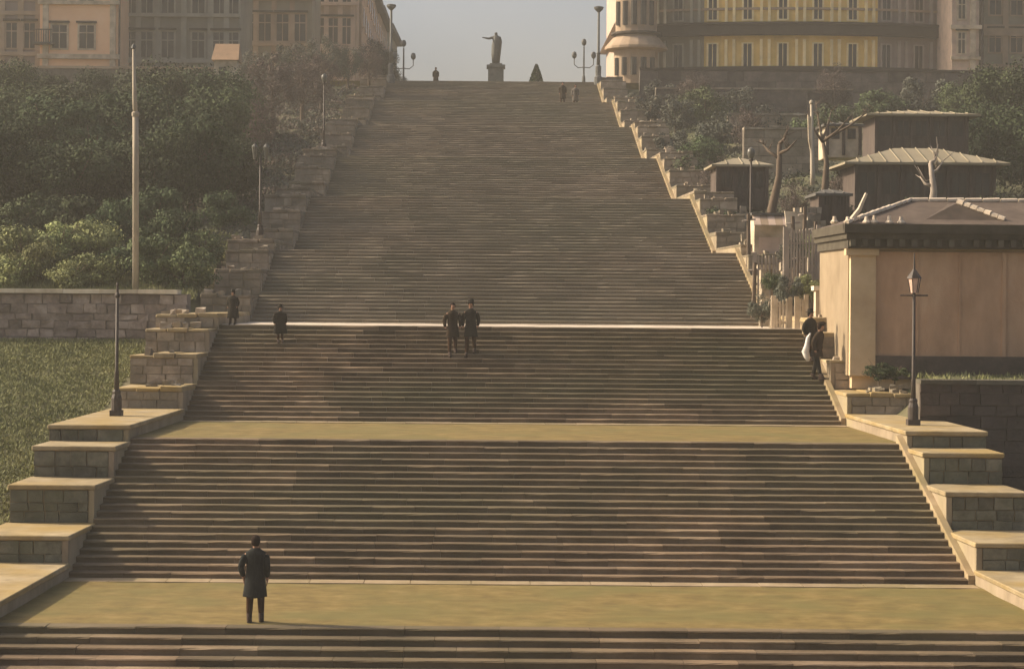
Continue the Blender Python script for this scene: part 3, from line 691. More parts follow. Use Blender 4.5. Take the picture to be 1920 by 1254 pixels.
# ------------------------------------------------------------------ people
def skinned(name, joints, edges, m, parent, levels=1):
    """joints: [(x,y,z,radius)], first is the root"""
    me = bpy.data.meshes.new(name); me.from_pydata([j[:3] for j in joints], edges, []); me.materials.append(m); me.update()
    o = bpy.data.objects.new(name, me); col.objects.link(o)
    sk = o.modifiers.new('Skin', 'SKIN'); sk.use_smooth_shade = True
    ly = me.skin_vertices[0].data if me.skin_vertices else None
    for i, j in enumerate(joints):
        r = j[3]; ly[i].radius = (r, r) if not isinstance(r, tuple) else r; ly[i].use_root = (i == 0)
    ss = o.modifiers.new('Sub', 'SUBSURF'); ss.levels = levels; ss.render_levels = levels
    o.parent = parent
    return o
def person(loc, heading, H, label, coat, coat_len=.52, legs='leg', stride=.0, elbow=(0,0), hat=None, lean=0, coat_w=1.0, cat='person', step_down=0.0, detail=False, group=None):
    """faces local -y; heading turns it. coat_len = hem height as a share of H"""
    k = H/1.75
    th = local_thing('person', label, cat, loc, group); th.rotation_euler = (0, 0, heading)
    S = lambda x, y, z, r: (x*k, y*k, z*k, r*k)
    ly = lambda z: -lean*max(0, z-.95)
    sd = step_down
    J = [S(0,0,.96,.115), S(0,ly(1.15),1.15,.11), S(0,ly(1.33),1.33,.12), S(0,ly(1.46),1.46,.07), S(0,ly(1.53),1.535,.055), S(0,ly(1.6)-.015,1.61,.085), S(0,ly(1.69)-.01,1.69,.085), S(0,ly(1.73),1.74,.04),
         S(-.09,0,.88,.095), S(-.11,-stride*.5,.5,.062), S(-.115,-stride,.1-sd,.045), S(-.12,-stride-.15,.035-sd,.035),
         S(.09,0,.88,.095), S(.11,stride*.4,.5,.062), S(.12,stride,.1,.045), S(.125,stride-.15,.035,.035),
         S(-.185,ly(1.41),1.40,.052), S(-.235-elbow[0],ly(1.15)+.05,1.14,.047), S(-.235-elbow[0]*.4,-.06,.9,.035), S(-.235-elbow[0]*.3,-.08,.85,.033),
         S(.185,ly(1.41),1.40,.052), S(.235+elbow[1],ly(1.15)+.05,1.14,.047), S(.235+elbow[1]*.2,-.06,.92,.035), S(.225+elbow[1]*.1,-.09,.87,.033),
         S(0,ly(1.6)-.105,1.63,.018)]
    E = [(0,1),(1,2),(2,3),(3,4),(4,5),(5,6),(6,7),(0,8),(8,9),(9,10),(10,11),(0,12),(12,13),(13,14),(14,15),(2,16),(16,17),(17,18),(18,19),(2,20),(20,21),(21,22),(22,23),(5,24)]
    if detail:
        for sx, base, ex in ((-1,19,elbow[0]*.3),(1,23,elbow[1]*.1)):
            bx = sx*(.235+ex); n0 = len(J)
            for q, (oy, ln) in enumerate(((-.035,.075),(-.012,.088),(.010,.082),(.032,.062))):
                i = len(J); J.append(S(bx, -.08+oy, .81, .010)); J.append(S(bx-sx*.006, -.085+oy, .81-ln*.55, .0095)); J.append(S(bx-sx*.02, -.08+oy, .81-ln, .008))
                E += [(base, i), (i, i+1), (i+1, i+2)]
            i = len(J); J.append(S(bx-sx*.01, -.125, .83, .011)); J.append(S(bx-sx*.02, -.14, .795, .009)); E += [(base, i), (i, i+1)]
    body = skinned('body', J, E, M['skin'], th, 1 if not detail else 2)
    # trousers, boots
    tj = [J[0][:3]+(.135*k,)]
    for a_, b_ in ((8,9),(9,10),):
        pass
    tr = [S(0,0,.97,.14), S(-.09,0,.86,.11), S(-.11,-stride*.5,.5,.082), S(-.115,-stride*.95,.15-sd,.066), S(.09,0,.86,.11), S(.11,stride*.4,.5,.082), S(.12,stride*.95,.15,.066)]
    skinned('trousers', tr, [(0,1),(1,2),(2,3),(0,4),(4,5),(5,6)], M[legs], th)
    for sx, st, d_ in ((-.115,-stride,sd),(.12,stride,0)):
        mb = MB(); c = (sx*k, (st-.06)*k)
        mb.loft([(c[0], c[1], (.0-d_)*k, .052*k, .13*k), (c[0], c[1], (.04-d_)*k, .055*k, .135*k), (c[0], c[1]+.03*k, (.09-d_)*k, .056*k, .09*k), (c[0], c[1]+.055*k, (.2-d_)*k, .06*k, .065*k)])
        mb.build('boot', M['boot'], th, smooth=True).matrix_parent_inverse = Matrix.Identity(4)
    # coat
    hem = coat_len*1.75 if coat_len < 1 else coat_len
    w_ = coat_w
    rings = []
    for z_, rx, ry in ((hem,.245*w_,.19),(hem+.015,.25*w_,.195),((hem+.95)/2,.225*w_,.175),(.95,.20*w_,.155),(1.1,.182*w_,.14),(1.25,.20*w_,.15),(1.36,.222*w_,.15),(1.43,.205*w_,.13),(1.475,.135,.10),(1.52,.075,.08)):
        rings.append((0, ly(z_)*k, z_*k, rx*k, ry*k))
    mb = MB(); mb.loft(rings)
    # uneven hem and folds
    v2 = []
    for (x_, y_, z_) in mb.v:
        a = math.atan2(y_, x_); f_ = 1+.05*math.sin(a*5+1.3)*max(0, (1.1-z_/k))/.6
        v2.append((x_*f_, y_*f_, z_+(.012*math.sin(a*3) if z_/k < hem+.02 else 0)))
    mb.v = v2; ct = mb.build('coat', M[coat], th, smooth=True); ct.matrix_parent_inverse = Matrix.Identity(4)
    for a0, a1, a2 in ((16,17,18),(20,21,22)):
        s_ = [J[i] for i in (a0,a1,a2)]
        sj = [tuple(Vector(s_[0][:3])*1.0)+(.105*k,), s_[1][:3]+(.076*k,), s_[2][:3]+(.058*k,)]
        skinned('sleeve', sj, [(0,1),(1,2)], M[coat], ct)
    # hair or hat
    hy = ly(1.66)
    mb = MB(); mb.loft([(0,(hy+.045)*k,1.56*k,.06*k,.045*k),(0,(hy+.025)*k,1.62*k,.090*k,.08*k),(0,(hy+.012)*k,1.69*k,.096*k,.098*k),(0,hy*k,1.74*k,.078*k,.085*k),(0,hy*k,1.77*k,.035*k,.04*k)])
    mb.build('hair', M['hair'], th, smooth=True).matrix_parent_inverse = Matrix.Identity(4)
    for sx in (-1, 1):
        pass
    if hat == 'brim':
        mb = MB(); c = Vector((0, hy*k, 0)); mb.lathe(c, [(.17*k,1.705*k),(.175*k,1.715*k),(.105*k,1.73*k),(.10*k,1.82*k),(.06*k,1.85*k)], 14); mb.build('hat', M[coat], th, smooth=True).matrix_parent_inverse = Matrix.Identity(4)
    if hat == 'cap':
        mb = MB(); c = Vector((0, (hy-.02)*k, 0)); mb.lathe(c, [(.10*k,1.70*k),(.135*k,1.76*k),(.12*k,1.80*k),(.04*k,1.82*k)], 12); mb.build('cap', M[coat], th, smooth=True).matrix_parent_inverse = Matrix.Identity(4)
    return th
def at(px, Y, dz=0):
    p = P(px, 500, Y); return Vector((p.x, Y, zstair(Y)+dz))
def stand(px, Y):
    """on the nearest tread"""
    X = P(px, 500, Y).x
    for a, b, z0 in flights:
        if a <= Y <= b:
            t = (b-a)/20; k = int((Y-a)/t); return Vector((X, a+k*t+.6*t, z0+(k+1)*.14))
    return Vector((X, Y, zstair(Y)))
pp = P(479, 1172, 43.25); pp.z = 0.0
person(pp, R(182), 1.74, 'person in a long dark coat standing at the front edge of the lowest landing', 'coat_navy', coat_len=.30, legs='leg', stride=.06, elbow=(.0,.07), coat_w=1.0, detail=True)
person(stand(850, 68.75), R(8), 1.62, 'person in a dark brown coat, the left one of the couple walking down', 'coat_brown', .33, stride=.16, elbow=(.06,.05), coat_w=.95, step_down=.14, group='couple on the stairs')
person(stand(884, 68.8), R(-10), 1.68, 'taller person in dark coat and brimmed hat, the right one of the couple', 'coat_black', .33, stride=.12, elbow=(.05,.03), hat='brim', coat_w=.95, step_down=.14, group='couple on the stairs')
person(stand(527, 69.5), R(15), 1.2, 'small child in dark clothes alone on the steps near the urn', 'coat_black', .25, stride=.1, elbow=(.08,.06), hat='brim', coat_w=1.4)
q = stand(1547, 67.2); q.x = min(q.x, XR(q.y)-.35)
pr = person(q, R(60), 1.78, 'person in dark jacket climbing beside the pavilion with a white bundle', 'coat_brown', .42, legs='coat_black', stride=.18, elbow=(.08,.08), hat='cap', lean=.18, coat_w=1.1)
mb = MB(); c = q+Vector((-.34, -.12, .6)); mb.loft([(c.x+.05,c.y,c.z,.04,.06),(c.x+.02,c.y,c.z+.12,.10,.10),(c.x-.03,c.y,c.z+.3,.12,.11),(c.x+.02,c.y,c.z+.5,.085,.09),(c.x+.05,c.y,c.z+.75,.06,.06),(c.x+.12,c.y,c.z+.88,.025,.03)])
tag(mb.build('cloth_bundle', M['white'], None, smooth=True), 'white cloth bundle carried by the person next to the pavilion', 'bundle')
person(stand(1053, 146), R(0), 1.62, 'tiny distant person high on the stairs below the conical tree', 'coat_brown', .3, stride=.08, group='distant walkers near the top')
person(stand(1077, 147.5), R(0), 1.6, 'faint distant walker in grey just right of another near the top', 'coat_grey', .3, stride=.08, group='distant walkers near the top')
q = P(816, 150, 159.5); q.z = TOPZ-.55; q.z = TOPZ
person(q+Vector((0,3,0)), R(0), 1.5, 'small figure on the skyline left of the statue', 'coat_brown', .3)

q2 = stand(1541, 68.6); q2.x = XR(q2.y)-.3
person(q2, R(40), 1.6, 'person in black just above the one with the white bundle', 'coat_black', .35, stride=.1, elbow=(.08,.08), hat='brim', coat_w=1.15)
q = P(437, 628, 71.1); q.z = 5.6
person(q, R(-20), 1.12, 'small dark caped figure in a broad hat at the left end of the thin landing', 'coat_black', .2, stride=.05, elbow=(.08,.08), hat='brim', coat_w=1.35)

# ------------------------------------------------------------------ statue
Ys = 171.0; b = P(930, 160, Ys); b.z = TOPZ
zt = P(930, 120, Ys).z; zh = P(930, 58, Ys).z
th = thing('statue', 'bronze toga statue with one arm outstretched on a stone pedestal at the skyline', 'statue', b)
mb = MB(); mb.box(b.x-.95, b.x+.95, Ys-.95, Ys+.95, b.z, b.z+.5); mb.box(b.x-.62, b.x+.62, Ys-.62, Ys+.62, b.z+.5, zt-.35); pd = mb.build('pedestal', M['granite'], th)
mb = MB(); mb.box(b.x-.74, b.x+.74, Ys-.74, Ys+.74, zt-.35, zt-.12); mb.box(b.x-.5, b.x+.5, Ys-.5, Ys+.5, zt-.12, zt+.02); mb.build('pedestal_cap', M['granite'], pd)
k = (zh-zt)/1.75; X0 = b.x
S = lambda x, y, z, r: (x*k+X0-b.x, y*k, z*k+zt-b.z, r*k)
J = [S(0,0,.95,.15), S(0,0,1.2,.16), S(0,0,1.38,.14), S(0,0,1.5,.07), S(-.01,-.02,1.6,.095), S(-.01,-.01,1.68,.09), S(-.09,0,.85,.12), S(-.1,-.05,.45,.09), S(-.1,-.05,.05,.07), S(.09,0,.85,.12), S(.1,.08,.45,.09), S(.1,.1,.05,.07),
     S(-.2,0,1.4,.08), S(-.38,-.05,1.33,.06), S(-.58,-.1,1.36,.045), S(-.7,-.12,1.38,.03), S(.2,0,1.38,.09), S(.26,.02,1.1,.08), S(.16,-.14,.98,.06), S(-.75,-.12,1.37,.012)]
sf = skinned('figure', J, [(0,1),(1,2),(2,3),(3,4),(4,5),(0,6),(6,7),(7,8),(0,9),(9,10),(10,11),(2,12),(12,13),(13,14),(14,15),(2,16),(16,17),(17,18),(15,19)], M['bronze'], th)
mb = MB(); B_ = Vector((X0, Ys, zt))
mb.loft([(X0, Ys, zt+.05*k, .2*k, .2*k), (X0, Ys, zt+.5*k, .23*k, .21*k), (X0+.03*k, Ys, zt+.95*k, .25*k, .2*k), (X0+.05*k, Ys, zt+1.2*k, .23*k, .19*k), (X0+.03*k, Ys, zt+1.4*k, .19*k, .15*k), (X0, Ys, zt+1.49*k, .09*k, .09*k)])
for i, v in enumerate(mb.v):
    a = math.atan2(v[1]-Ys, v[0]-X0); f_ = 1+.07*math.sin(a*6+v[2]*1.5); mb.v[i] = (X0+(v[0]-X0)*f_, Ys+(v[1]-Ys)*f_, v[2])
mb.build('toga', M['bronze'], th, smooth=True)
# conical tree in a tub
q = P(1006, 150, 170); q.z = TOPZ
th = thing('conical_tree', 'small clipped conical evergreen on the skyline right of the statue', 'tree', q)
mb = MB(); mb.box(q.x-.3, q.x+.3, q.y-.3, q.y+.3, q.z, q.z+.5, j=.01); mb.build('planter', M['timber'], th)
mb = MB(); mb.tube([q+Vector((0,0,.4)), q+Vector((0,0,1.2))], .06); mb.build('trunk', M['bark'], th)
me = crown_mesh('cone_crown', M['leaf_dark'], 10, 1, 1, 1, .1, 3, 5)
V = []; F = []; hh = P(1006, 121, 170).z-q.z
for _ in range(2200):
    z_ = rnd.random()**1.3; a = rnd.uniform(0, 6.28); rr = (1-z_)**.8*.66*rnd.uniform(.6, 1.05)+.03
    c = Vector((q.x+rr*math.cos(a), q.y+rr*math.sin(a), q.z+.75+z_*(hh-.75)))
    d = Vector((rnd.gauss(0,1), rnd.gauss(0,1), rnd.gauss(0,1))).normalized(); e = d.orthogonal().normalized()*.08; f_ = d.cross(e)
    i = len(V); V += [c-e, c+f_, c+e, c-f_]; F.append((i,i+1,i+2,i+3))
mb = MB(); mb.add(V, F); mb.build('crown', M['leaf_dark'], th)

# ------------------------------------------------------------------ right: terrace wall and terracotta pavilion
def stone_wall(name, label, x0, x1, Y, z0, z1, m, hrow=(.3,.42), lw=(.5,1.1), cap=None, capm=None, thick=.6, group=None):
    th = thing(name, label, 'wall', ((x0+x1)/2, Y, z0), group)
    mb = MB(); mb.box(x0, x1, Y, Y+thick, z0-.5, z1-.01); mb.build('wall_core', M['mortar'], th)
    zz = z0
    while zz < z1-.05:
        h = rnd.uniform(*hrow); h = h if z1-(zz+h) > .15 else z1-zz
        x = x0
        while x < x1-.02:
            l = rnd.uniform(*lw); l = l if x1-(x+l) > .3 else x1-x
            mb = MB(); mb.box(x+.012, x+l-.012, Y-rnd.uniform(.04,.09), Y+.05, zz+.012, zz+h-.012, j=.012); mb.build('stone', m, th); x += l
        zz += h
    if capm:
        x = x0
        while x < x1-.1:
            l = min(1.6, x1-x); mb = MB(); mb.box(x+.004, x+l-.004, Y-.16, Y+thick, z1, z1+cap, j=.004); mb.build('coping', capm, th); x += l
    return th
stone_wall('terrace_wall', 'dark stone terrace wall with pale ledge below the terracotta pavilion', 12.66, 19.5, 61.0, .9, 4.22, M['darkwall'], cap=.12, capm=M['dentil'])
PF = 66.0
c0 = P(1595, 600, PF); X0 = c0.x; X1 = 22.0
zb = 4.45; ztp = P(1750, 466, PF).z
th = thing('terracotta_pavilion', 'terracotta walled pavilion with cream corner pilaster and heavy dark cornice', 'pavilion', ((X0+X1)/2, PF, zb))
xs_ = [X0+.78, P(1884, 600, PF).x, X1]
D = 5.8
mb = MB(); mb.box(X0+.1, X1, PF+.25, PF+D, zb-.6, ztp); mb.build('wall_core', M['pilaster'], th)
for i in range(2):     # recessed terracotta panels
    a_, b_ = xs_[i]+(.0 if i == 0 else .06), xs_[i+1]-.06
    mb = MB(); mb.box(a_, b_, PF+.12, PF+.26, zb+.25, ztp-.1); mb.build('wall_panel', M['brick'], th)
    n = 3 if i == 0 else 1
    for q_ in range(1, n):
        xx = a_+(b_-a_)*q_/n; mb = MB(); mb.box(xx-.03, xx+.03, PF+.09, PF+.125, zb+.3, ztp-.12); mb.build('rib', M['brick'], th)
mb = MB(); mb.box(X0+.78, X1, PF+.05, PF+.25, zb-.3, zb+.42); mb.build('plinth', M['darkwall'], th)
mb = MB(); mb.box(X0, X0+.78, PF, PF+.28, zb-.2, ztp, j=.004); mb.build('pilaster', M['pilaster'], th)
mb = MB(); mb.box(xs_[1]-.06, xs_[1]+.06, PF+.06, PF+.2, zb+.25, ztp-.1); mb.build('pilaster', M['brick'], th)
mb = MB(); mb.box(X0-.03, X0+.1, PF+.28, PF+D, zb-.2, ztp); mb.build('side_wall', M['sidewall'], th)
mb = MB(); mb.box(X0-.16, X0+.86, PF-.08, PF+.3, ztp-.22, ztp-.02); mb.build('capital', M['pilaster'], th)
zc = ztp
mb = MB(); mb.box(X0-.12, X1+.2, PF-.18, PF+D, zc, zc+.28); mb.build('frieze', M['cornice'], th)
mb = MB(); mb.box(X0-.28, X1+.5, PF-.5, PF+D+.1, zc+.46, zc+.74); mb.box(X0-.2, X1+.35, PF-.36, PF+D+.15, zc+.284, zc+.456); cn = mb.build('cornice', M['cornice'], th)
x = X0-.08
while x < X1:
    mb = MB(); mb.box(x, x+.16, PF-.36, PF-.185, zc+.06, zc+.27); mb.build('dentil', M['dentil'], cn); x += .38
# roof: low hips with pale ridge tiles
rf = MB(); zr0 = zc+.745; A = (X0-.2, PF-.35); Bx = X1+.3; By = PF+D+.1; rid = zr0+.85
rf.add([(A[0],A[1],zr0),(Bx,A[1],zr0),(Bx,By,zr0),(A[0],By,zr0),(A[0]+2.6,(A[1]+By)/2,rid),(Bx-2.6,(A[1]+By)/2,rid)], [(0,1,5,4),(1,2,5),(2,3,4,5),(3,0,4),(0,3,2,1)])
ro = rf.build('roof', M['rooftile'], th)
def ridge(p, q_, m, parent, n=10, r=.075):
    for i in range(n):
        a_ = Vector(p).lerp(Vector(q_), (i+.04)/n); b_ = Vector(p).lerp(Vector(q_), (i+.96)/n)
        mb = MB(); mb.tube([a_+Vector((0,0,.03)), b_+Vector((0,0,.05))], [r*1.05, r*rnd.uniform(.8,1.3)], 6); mb.build('ridge_tile', m, parent)
ridge((A[0],A[1],zr0), (A[0]+2.6,(A[1]+By)/2,rid), M['ridge'], ro, 12)
ridge((A[0]+2.6,(A[1]+By)/2,rid), (Bx-2.6,(A[1]+By)/2,rid), M['ridge'], ro, 10)
# a little gable dormer with pale tiles, right part of the roof
g0 = P(1795, 380, PF+1.0); g1 = P(1885, 414, PF+.2); g2 = P(1730, 414, PF+.2)
dm = MB(); dm.add([g2, g1, g0, g2+Vector((0,2.2,.1)), g1+Vector((0,2.2,.1)), g0+Vector((0,2.2,0))], [(0,1,2),(3,5,4),(0,2,5,3),(2,1,4,5)]); dm.build('roof_gable', M['rooftile'], th)
ridge(g0, g1, M['ridge'], ro, 7, .09)
g3 = P(1660, 408, PF+.2); g4 = P(1600, 412, PF+.3)
# pale broken finial tiles along the front eave
for px in (1565, 1590, 1625, 1640, 1668, 1690):
    p = P(px, 411, PF-.2); p.z = zr0
    mb = MB(); mb.lathe(p, [(.10,0),(.13,.06),(.07,.12),(.05,.18+rnd.uniform(0,.1)),(.01,.22)], 7); mb.build('finial', M['ridge'], th)
mb = MB(); mb.tube([P(1597,412,PF), P(1612,392,PF), P(1625,362,PF)], [.09,.07,.05], 6); mb.build('roof_ornament', M['ridge'], th)
# plants along the pavilion foot
for i, px in enumerate((1650, 1680)):
    plant('dark_bush', 'shrub', px, None, 64.2, .42, ['low dark shrub at the foot of the cream pilaster', 'low dark shrub just left of the pink lantern post shaft'][i], 'low shrubs along the pavilion foot', cat='shrub')

# ------------------------------------------------------------------ hipped timber pavilions behind
def hip_pavilion(label, px0, px1, pye, pyt, pyb, Y, D, roofm, bodym, over=.6, posts=6, name='hip_roofed_pavilion', rise=None):
    e0 = P(px0, pye, Y); e1 = P(px1, pye, Y); zt_ = P((px0+px1)/2, pyt, Y).z; zb_ = P((px0+px1)/2, pyb, Y).z
    x0, x1 = e0.x, e1.x; ze = (e0.z+e1.z)/2
    th = thing(name, label, 'pavilion', ((x0+x1)/2, Y+D/2, zb_), 'hip roofed pavilions on the right slope')
    y0, y1 = Y, Y+D; m_ = min(D/2, (x1-x0)/2-.2); rise = rise or (zt_-ze)
    mb = MB(); vs = [(x0,y0,ze),(x1,y0,ze),(x1,y1,ze),(x0,y1,ze),(x0+m_,y0+D/2,ze+rise),(x1-m_,y0+D/2,ze+rise)]
    vb = [(a,b,c-.1) for a,b,c in vs[:4]]
    mb.add(vs+vb, [(0,1,5,4),(1,2,5),(2,3,4,5),(3,0,4),(9,8,7,6),(0,6,7,1),(1,7,8,2),(2,8,9,3),(3,9,6,0)])
    rf = mb.build('roof', roofm, th)
    n = max(4, int((x1-x0)/.6))
    for i in range(1, n):           # standing seams of the front slope
        xx = x0+(x1-x0)*i/n
        t_ = min(1, (xx-x0)/m_, (x1-xx)/m_)
        mb = MB(); mb.tube([(xx, y0, ze+.03), (xx, y0+D/2*t_, ze+rise*t_+.03)], .028, 4); mb.build('roof_seam', roofm, rf)
    mb = MB(); mb.box(x0+over, x1-over, y0+over, y1-over, zb_-.5, ze-.1); bd = mb.build('wall', bodym, th)
    n = posts
    for i in range(n):
        xx = x0+over+(x1-x0-2*over)*i/(n-1); mb = MB(); mb.box(xx-.07, xx+.07, y0+over-.14, y0+over-.003, zb_-.4, ze-.1); mb.build('post', M['timber'], th)
        if i < n-1:
            w_ = (x1-x0-2*over)/(n-1); hh = ze-zb_
            mb = MB(); mb.box(xx+.2, xx+w_-.2, y0+over-.04, y0+over-.002, zb_+hh*.35, zb_+hh*.8); wn = mb.build('window', M['pane'], bd)
            mb = MB(); mb.box(xx+w_/2-.02, xx+w_/2+.02, y0+over-.07, y0+over-.042, zb_+hh*.35, zb_+hh*.8); mb.build('mullion', M['timber'], bd)
    return th
stone_wall('terrace_wall', 'low grey terrace wall on the slope above the small hut', P(1365,220,131).x, P(1525,220,131).x, 131, 15.2, P(1450,216,131).z, M['upstone'], hrow=(.4,.6), lw=(.8,1.4), cap=.12, capm=M['ruin'], group='terrace walls on the right slope')
stone_wall('terrace_wall', 'low terrace wall running behind the leaning trunk', P(1395,245,119).x, P(1535,245,119).x, 119, 13.0, P(1460,243,119).z, M['upstone'], hrow=(.4,.6), lw=(.8,1.4), cap=.12, capm=M['ruin'], group='terrace walls on the right slope')
stone_wall('terrace_wall', 'broad low terrace wall just under the boulevard wall', P(1230,170,148).x, P(1600,170,148).x, 148, 18.6, P(1400,168,148).z, M['boulstone'], hrow=(.5,.7), lw=(1.,1.8), cap=.12, capm=M['upstone'], group='terrace walls on the right slope')
for px_, Y_, s_, lab in ((1590, 101, .62, 'bare tree before the little pale side hut'), (1345, 108, .55, 'small bare tree left of the small hut'), (1400, 124, .7, 'bare tree on the low grey terrace'), (1690, 121, .7, 'bare tree rising behind the upper pagoda roof'), (1300, 146, .7, 'bare tree under the left bays of the palace'), (1560, 148, .7, 'bare tree under the middle bays of the palace')):
    plant('bare_tree', 'tree', px_, None, Y_, s_, lab, 'bare trees on the right hillside')
hip_pavilion('wide hip roofed dark timber pavilion with pale roof behind the terracotta one', 1585, 1895, 304, 270, 395, 96, 5.5, M['tin'], M['timber'], posts=7)
hip_pavilion('upper dark timber pavilion with thin pale eave below the palace', 1625, 1840, 213, 200, 275, 110, 5.0, M['tin'], M['timber'], posts=6)
hip_pavilion('small dark hut with pale roof left of the leaning trunk', 1335, 1452, 308, 292, 372, 101, 3.5, M['tin'], M['timber'], over=.3, posts=4, name='garden_hut')
hip_pavilion('little pale side hut attached left of the wide pavilion roof', 1545, 1622, 232, 226, 275, 104, 3, M['slate'], M['cream'], over=.2, posts=3, name='garden_hut')
hip_pavilion('low dark shed roof at the left of the wide pavilion', 1530, 1600, 362, 352, 395, 88, 3, M['slate'], M['timber'], over=.2, posts=3, name='garden_shed')
a_ = P(1524, 325, 91); b_ = P(1522, 196, 91)
th = thing('flagpole', 'pale thick flagpole on the right slope beside the forked bare tree', 'pole', a_)
mb = MB(); mb.tube([a_-Vector((0,0,.5)), a_, b_], [.10,.10,.06], 10); mb.build('pole', M['pole'], th, smooth=True)
mb = MB(); mb.lathe(b_, [(.06,0),(.1,.05),(.1,.12),(.03,.2)], 10); mb.build('finial', M['pole'], th)
mb = MB(); pr_ = [P(1515,215,91), P(1522,222,91), P(1523,300,91), P(1516,262,91)]
mb.add([p+Vector((0,-.06,0)) for p in pr_]+[p+Vector((0,.06,0)) for p in pr_], [(0,1,2,3),(7,6,5,4),(0,4,5,1),(1,5,6,2),(2,6,7,3),(3,7,4,0)]); mb.build('furled_flag', M['cream'], th)

# ------------------------------------------------------------------ jumble left of the pavilion: kiosk, gate, piers
Yk = 84.0
a_ = P(1414, 560, Yk); b_ = P(1476, 398, Yk); zk = 7.0
th = thing('kiosk', 'narrow cream kiosk with a striped pinkish awning beside the stairs', 'kiosk', ((a_.x+b_.x)/2, Yk, zk))
mb = MB(); mb.box(a_.x, b_.x, Yk, Yk+1.4, zk-1, b_.z-.25); mb.build('wall', M['cream'], th)
mb = MB(); mb.box(a_.x+.18, b_.x-.25, Yk-.02, Yk+.02, zk+.25, zk+2.0); dr = mb.build('door', M['pink'], th)
mb = MB(); mb.box(b_.x-.38, b_.x-.32, Yk-.06, Yk-.02, zk+1.1, zk+1.2); mb.build('handle', M['iron'], dr)
for k in range(5):
    xx = a_.x-.08+(b_.x-a_.x+.16)*k/5; wd = (b_.x-a_.x+.16)/5; zt_ = b_.z-.12
    mb = MB(); mb.hexa([(xx,Yk-.55,zt_-.42),(xx+wd-.01,Yk-.55,zt_-.42),(xx+wd-.01,Yk,zt_-.06),(xx,Yk,zt_-.06)], [(xx,Yk-.55,zt_-.39),(xx+wd-.01,Yk-.55,zt_-.39),(xx+wd-.01,Yk,zt_),(xx,Yk,zt_)])
    mb.build('awning_stripe', M['pink'] if k % 2 == 0 else M['sandstone'], th)
mb = MB(); mb.box(a_.x-.12, b_.x+.12, Yk-.1, Yk+1.5, b_.z-.119, b_.z-.02); mb.build('roof', M['slate'], th)
# pale box sign / chest above
a_ = P(1474, 435, 82.0); b_ = P(1508, 398, 82)
th = thing('signboard', 'blank pale tilted board on posts between kiosk and pavilion', 'board', a_)
mb = MB(); mb.hexa([(a_.x+.05,82,a_.z),(b_.x+.1,82,a_.z-.05),(b_.x+.1,82.12,a_.z-.05),(a_.x+.05,82.12,a_.z)], [(a_.x-.05,82,b_.z+.05),(b_.x,82,b_.z),(b_.x,82.12,b_.z),(a_.x-.05,82.12,b_.z+.05)]); mb.build('board', M['cream'], th)
for xx in (a_.x+.1, b_.x): mb = MB(); mb.box(xx-.03, xx+.03, 82.125, 82.2, 6.2, b_.z-.1); mb.build('post', M['bark_pale'], th)
# wooden lattice gate with posts
def posts_gate(px0, px1, pyt, pyb, Y, label, n, m):
    a_ = P(px0, pyb, Y); b_ = P(px1, pyt, Y); th = thing('picket_gate', label, 'gate', a_, 'pale gates between kiosk and pavilion')
    for i in range(n):
        xx = a_.x+(b_.x-a_.x)*i/(n-1); r_ = .07 if i in (0, n-1) else .03
        mb = MB(); mb.box(xx-r_, xx+r_, Y-.04, Y+.04, a_.z-.5, b_.z+(.12 if r_ > .05 else 0)+rnd.uniform(-.05,.05), j=.008); mb.build('post' if r_ > .05 else 'picket', m, th)
    for z_ in (.2, .8):
        zz = a_.z+(b_.z-a_.z)*z_; mb = MB(); mb.box(a_.x, b_.x, Y+.045, Y+.09, zz-.04, zz+.04); mb.build('rail', m, th)
posts_gate(1450, 1482, 562, 615, 72.4, 'pale picket gate with thick posts at the right end of the thin landing', 6, M['cream'])
posts_gate(1494, 1512, 560, 622, 71.8, 'narrow pale picket gate touching the pavilion side wall', 4, M['cream'])
posts_gate(1415, 1465, 480, 545, 79.0, 'weathered picket fence in front of the cream kiosk', 8, M['bark_pale'])
posts_gate(1472, 1535, 430, 560, 76.0, 'tall weathered trellis fence left of the pavilion', 12, M['bark_pale'])
for px, py, Y, s, kd, lab in [(1430, 600, 74, .42, 'grey_bush', 'grey leafy shrub under the kiosk at the stair edge'), (1480, 570, 74.5, .5, 'grey_bush', 'pale leafed climber behind the picket gate'), (1515, 560, 74.8, .55, 'pale_bush', 'light climber against the pavilion side wall'),
        (1490, 500, 77.5, .55, 'grey_bush', 'shrub on the tall trellis'), (1525, 480, 77.5, .5, 'pale_bush', 'light leafy climber at the top of the tall trellis'), (1450, 545, 76, .4, 'bush', 'small green shrub below the weathered picket fence')]:
    plant(kd, 'shrub', px, py, Y, s, lab, 'climbers between kiosk and pavilion', cat='shrub', sz=s*1.3)
def fragment(px0, px1, pyt, Y, label, m, seed):
    r = random.Random(seed); a_ = P(px0, 560, Y); b_ = P(px1, 560, Y); zt_ = P(px0, pyt, Y).z; z0 = min(zstair(Y)-.4, zr(Y))-.3
    th = thing('ruined_wall', label, 'wall', ((a_.x+b_.x)/2, Y, z0), 'broken walls between kiosk and pavilion')
    zz = z0; x0, x1 = a_.x, b_.x; n = 0
    while zz < zt_:
        h = r.uniform(.2, .34); top_ = max(0, (zz-z0)/(zt_-z0))
        xa = x0 + r.uniform(0, .18)*top_*(x1-x0)*2; xb = x1 - r.uniform(0, .35)*top_*(x1-x0); x = xa
        while x < xb-.08:
            l = min(r.uniform(.22, .45), xb-x); mb = MB()
            mb.box(x+.008, x+l-.008, Y-r.uniform(0,.06), Y+.32, zz+.006, zz+h-.006, j=.02); mb.build('stone', m, th); x += l
        zz += h
fragment(1473, 1490, 440, 80.5, 'broken pale wall stub right behind the cream kiosk', M['ruin'], 1)
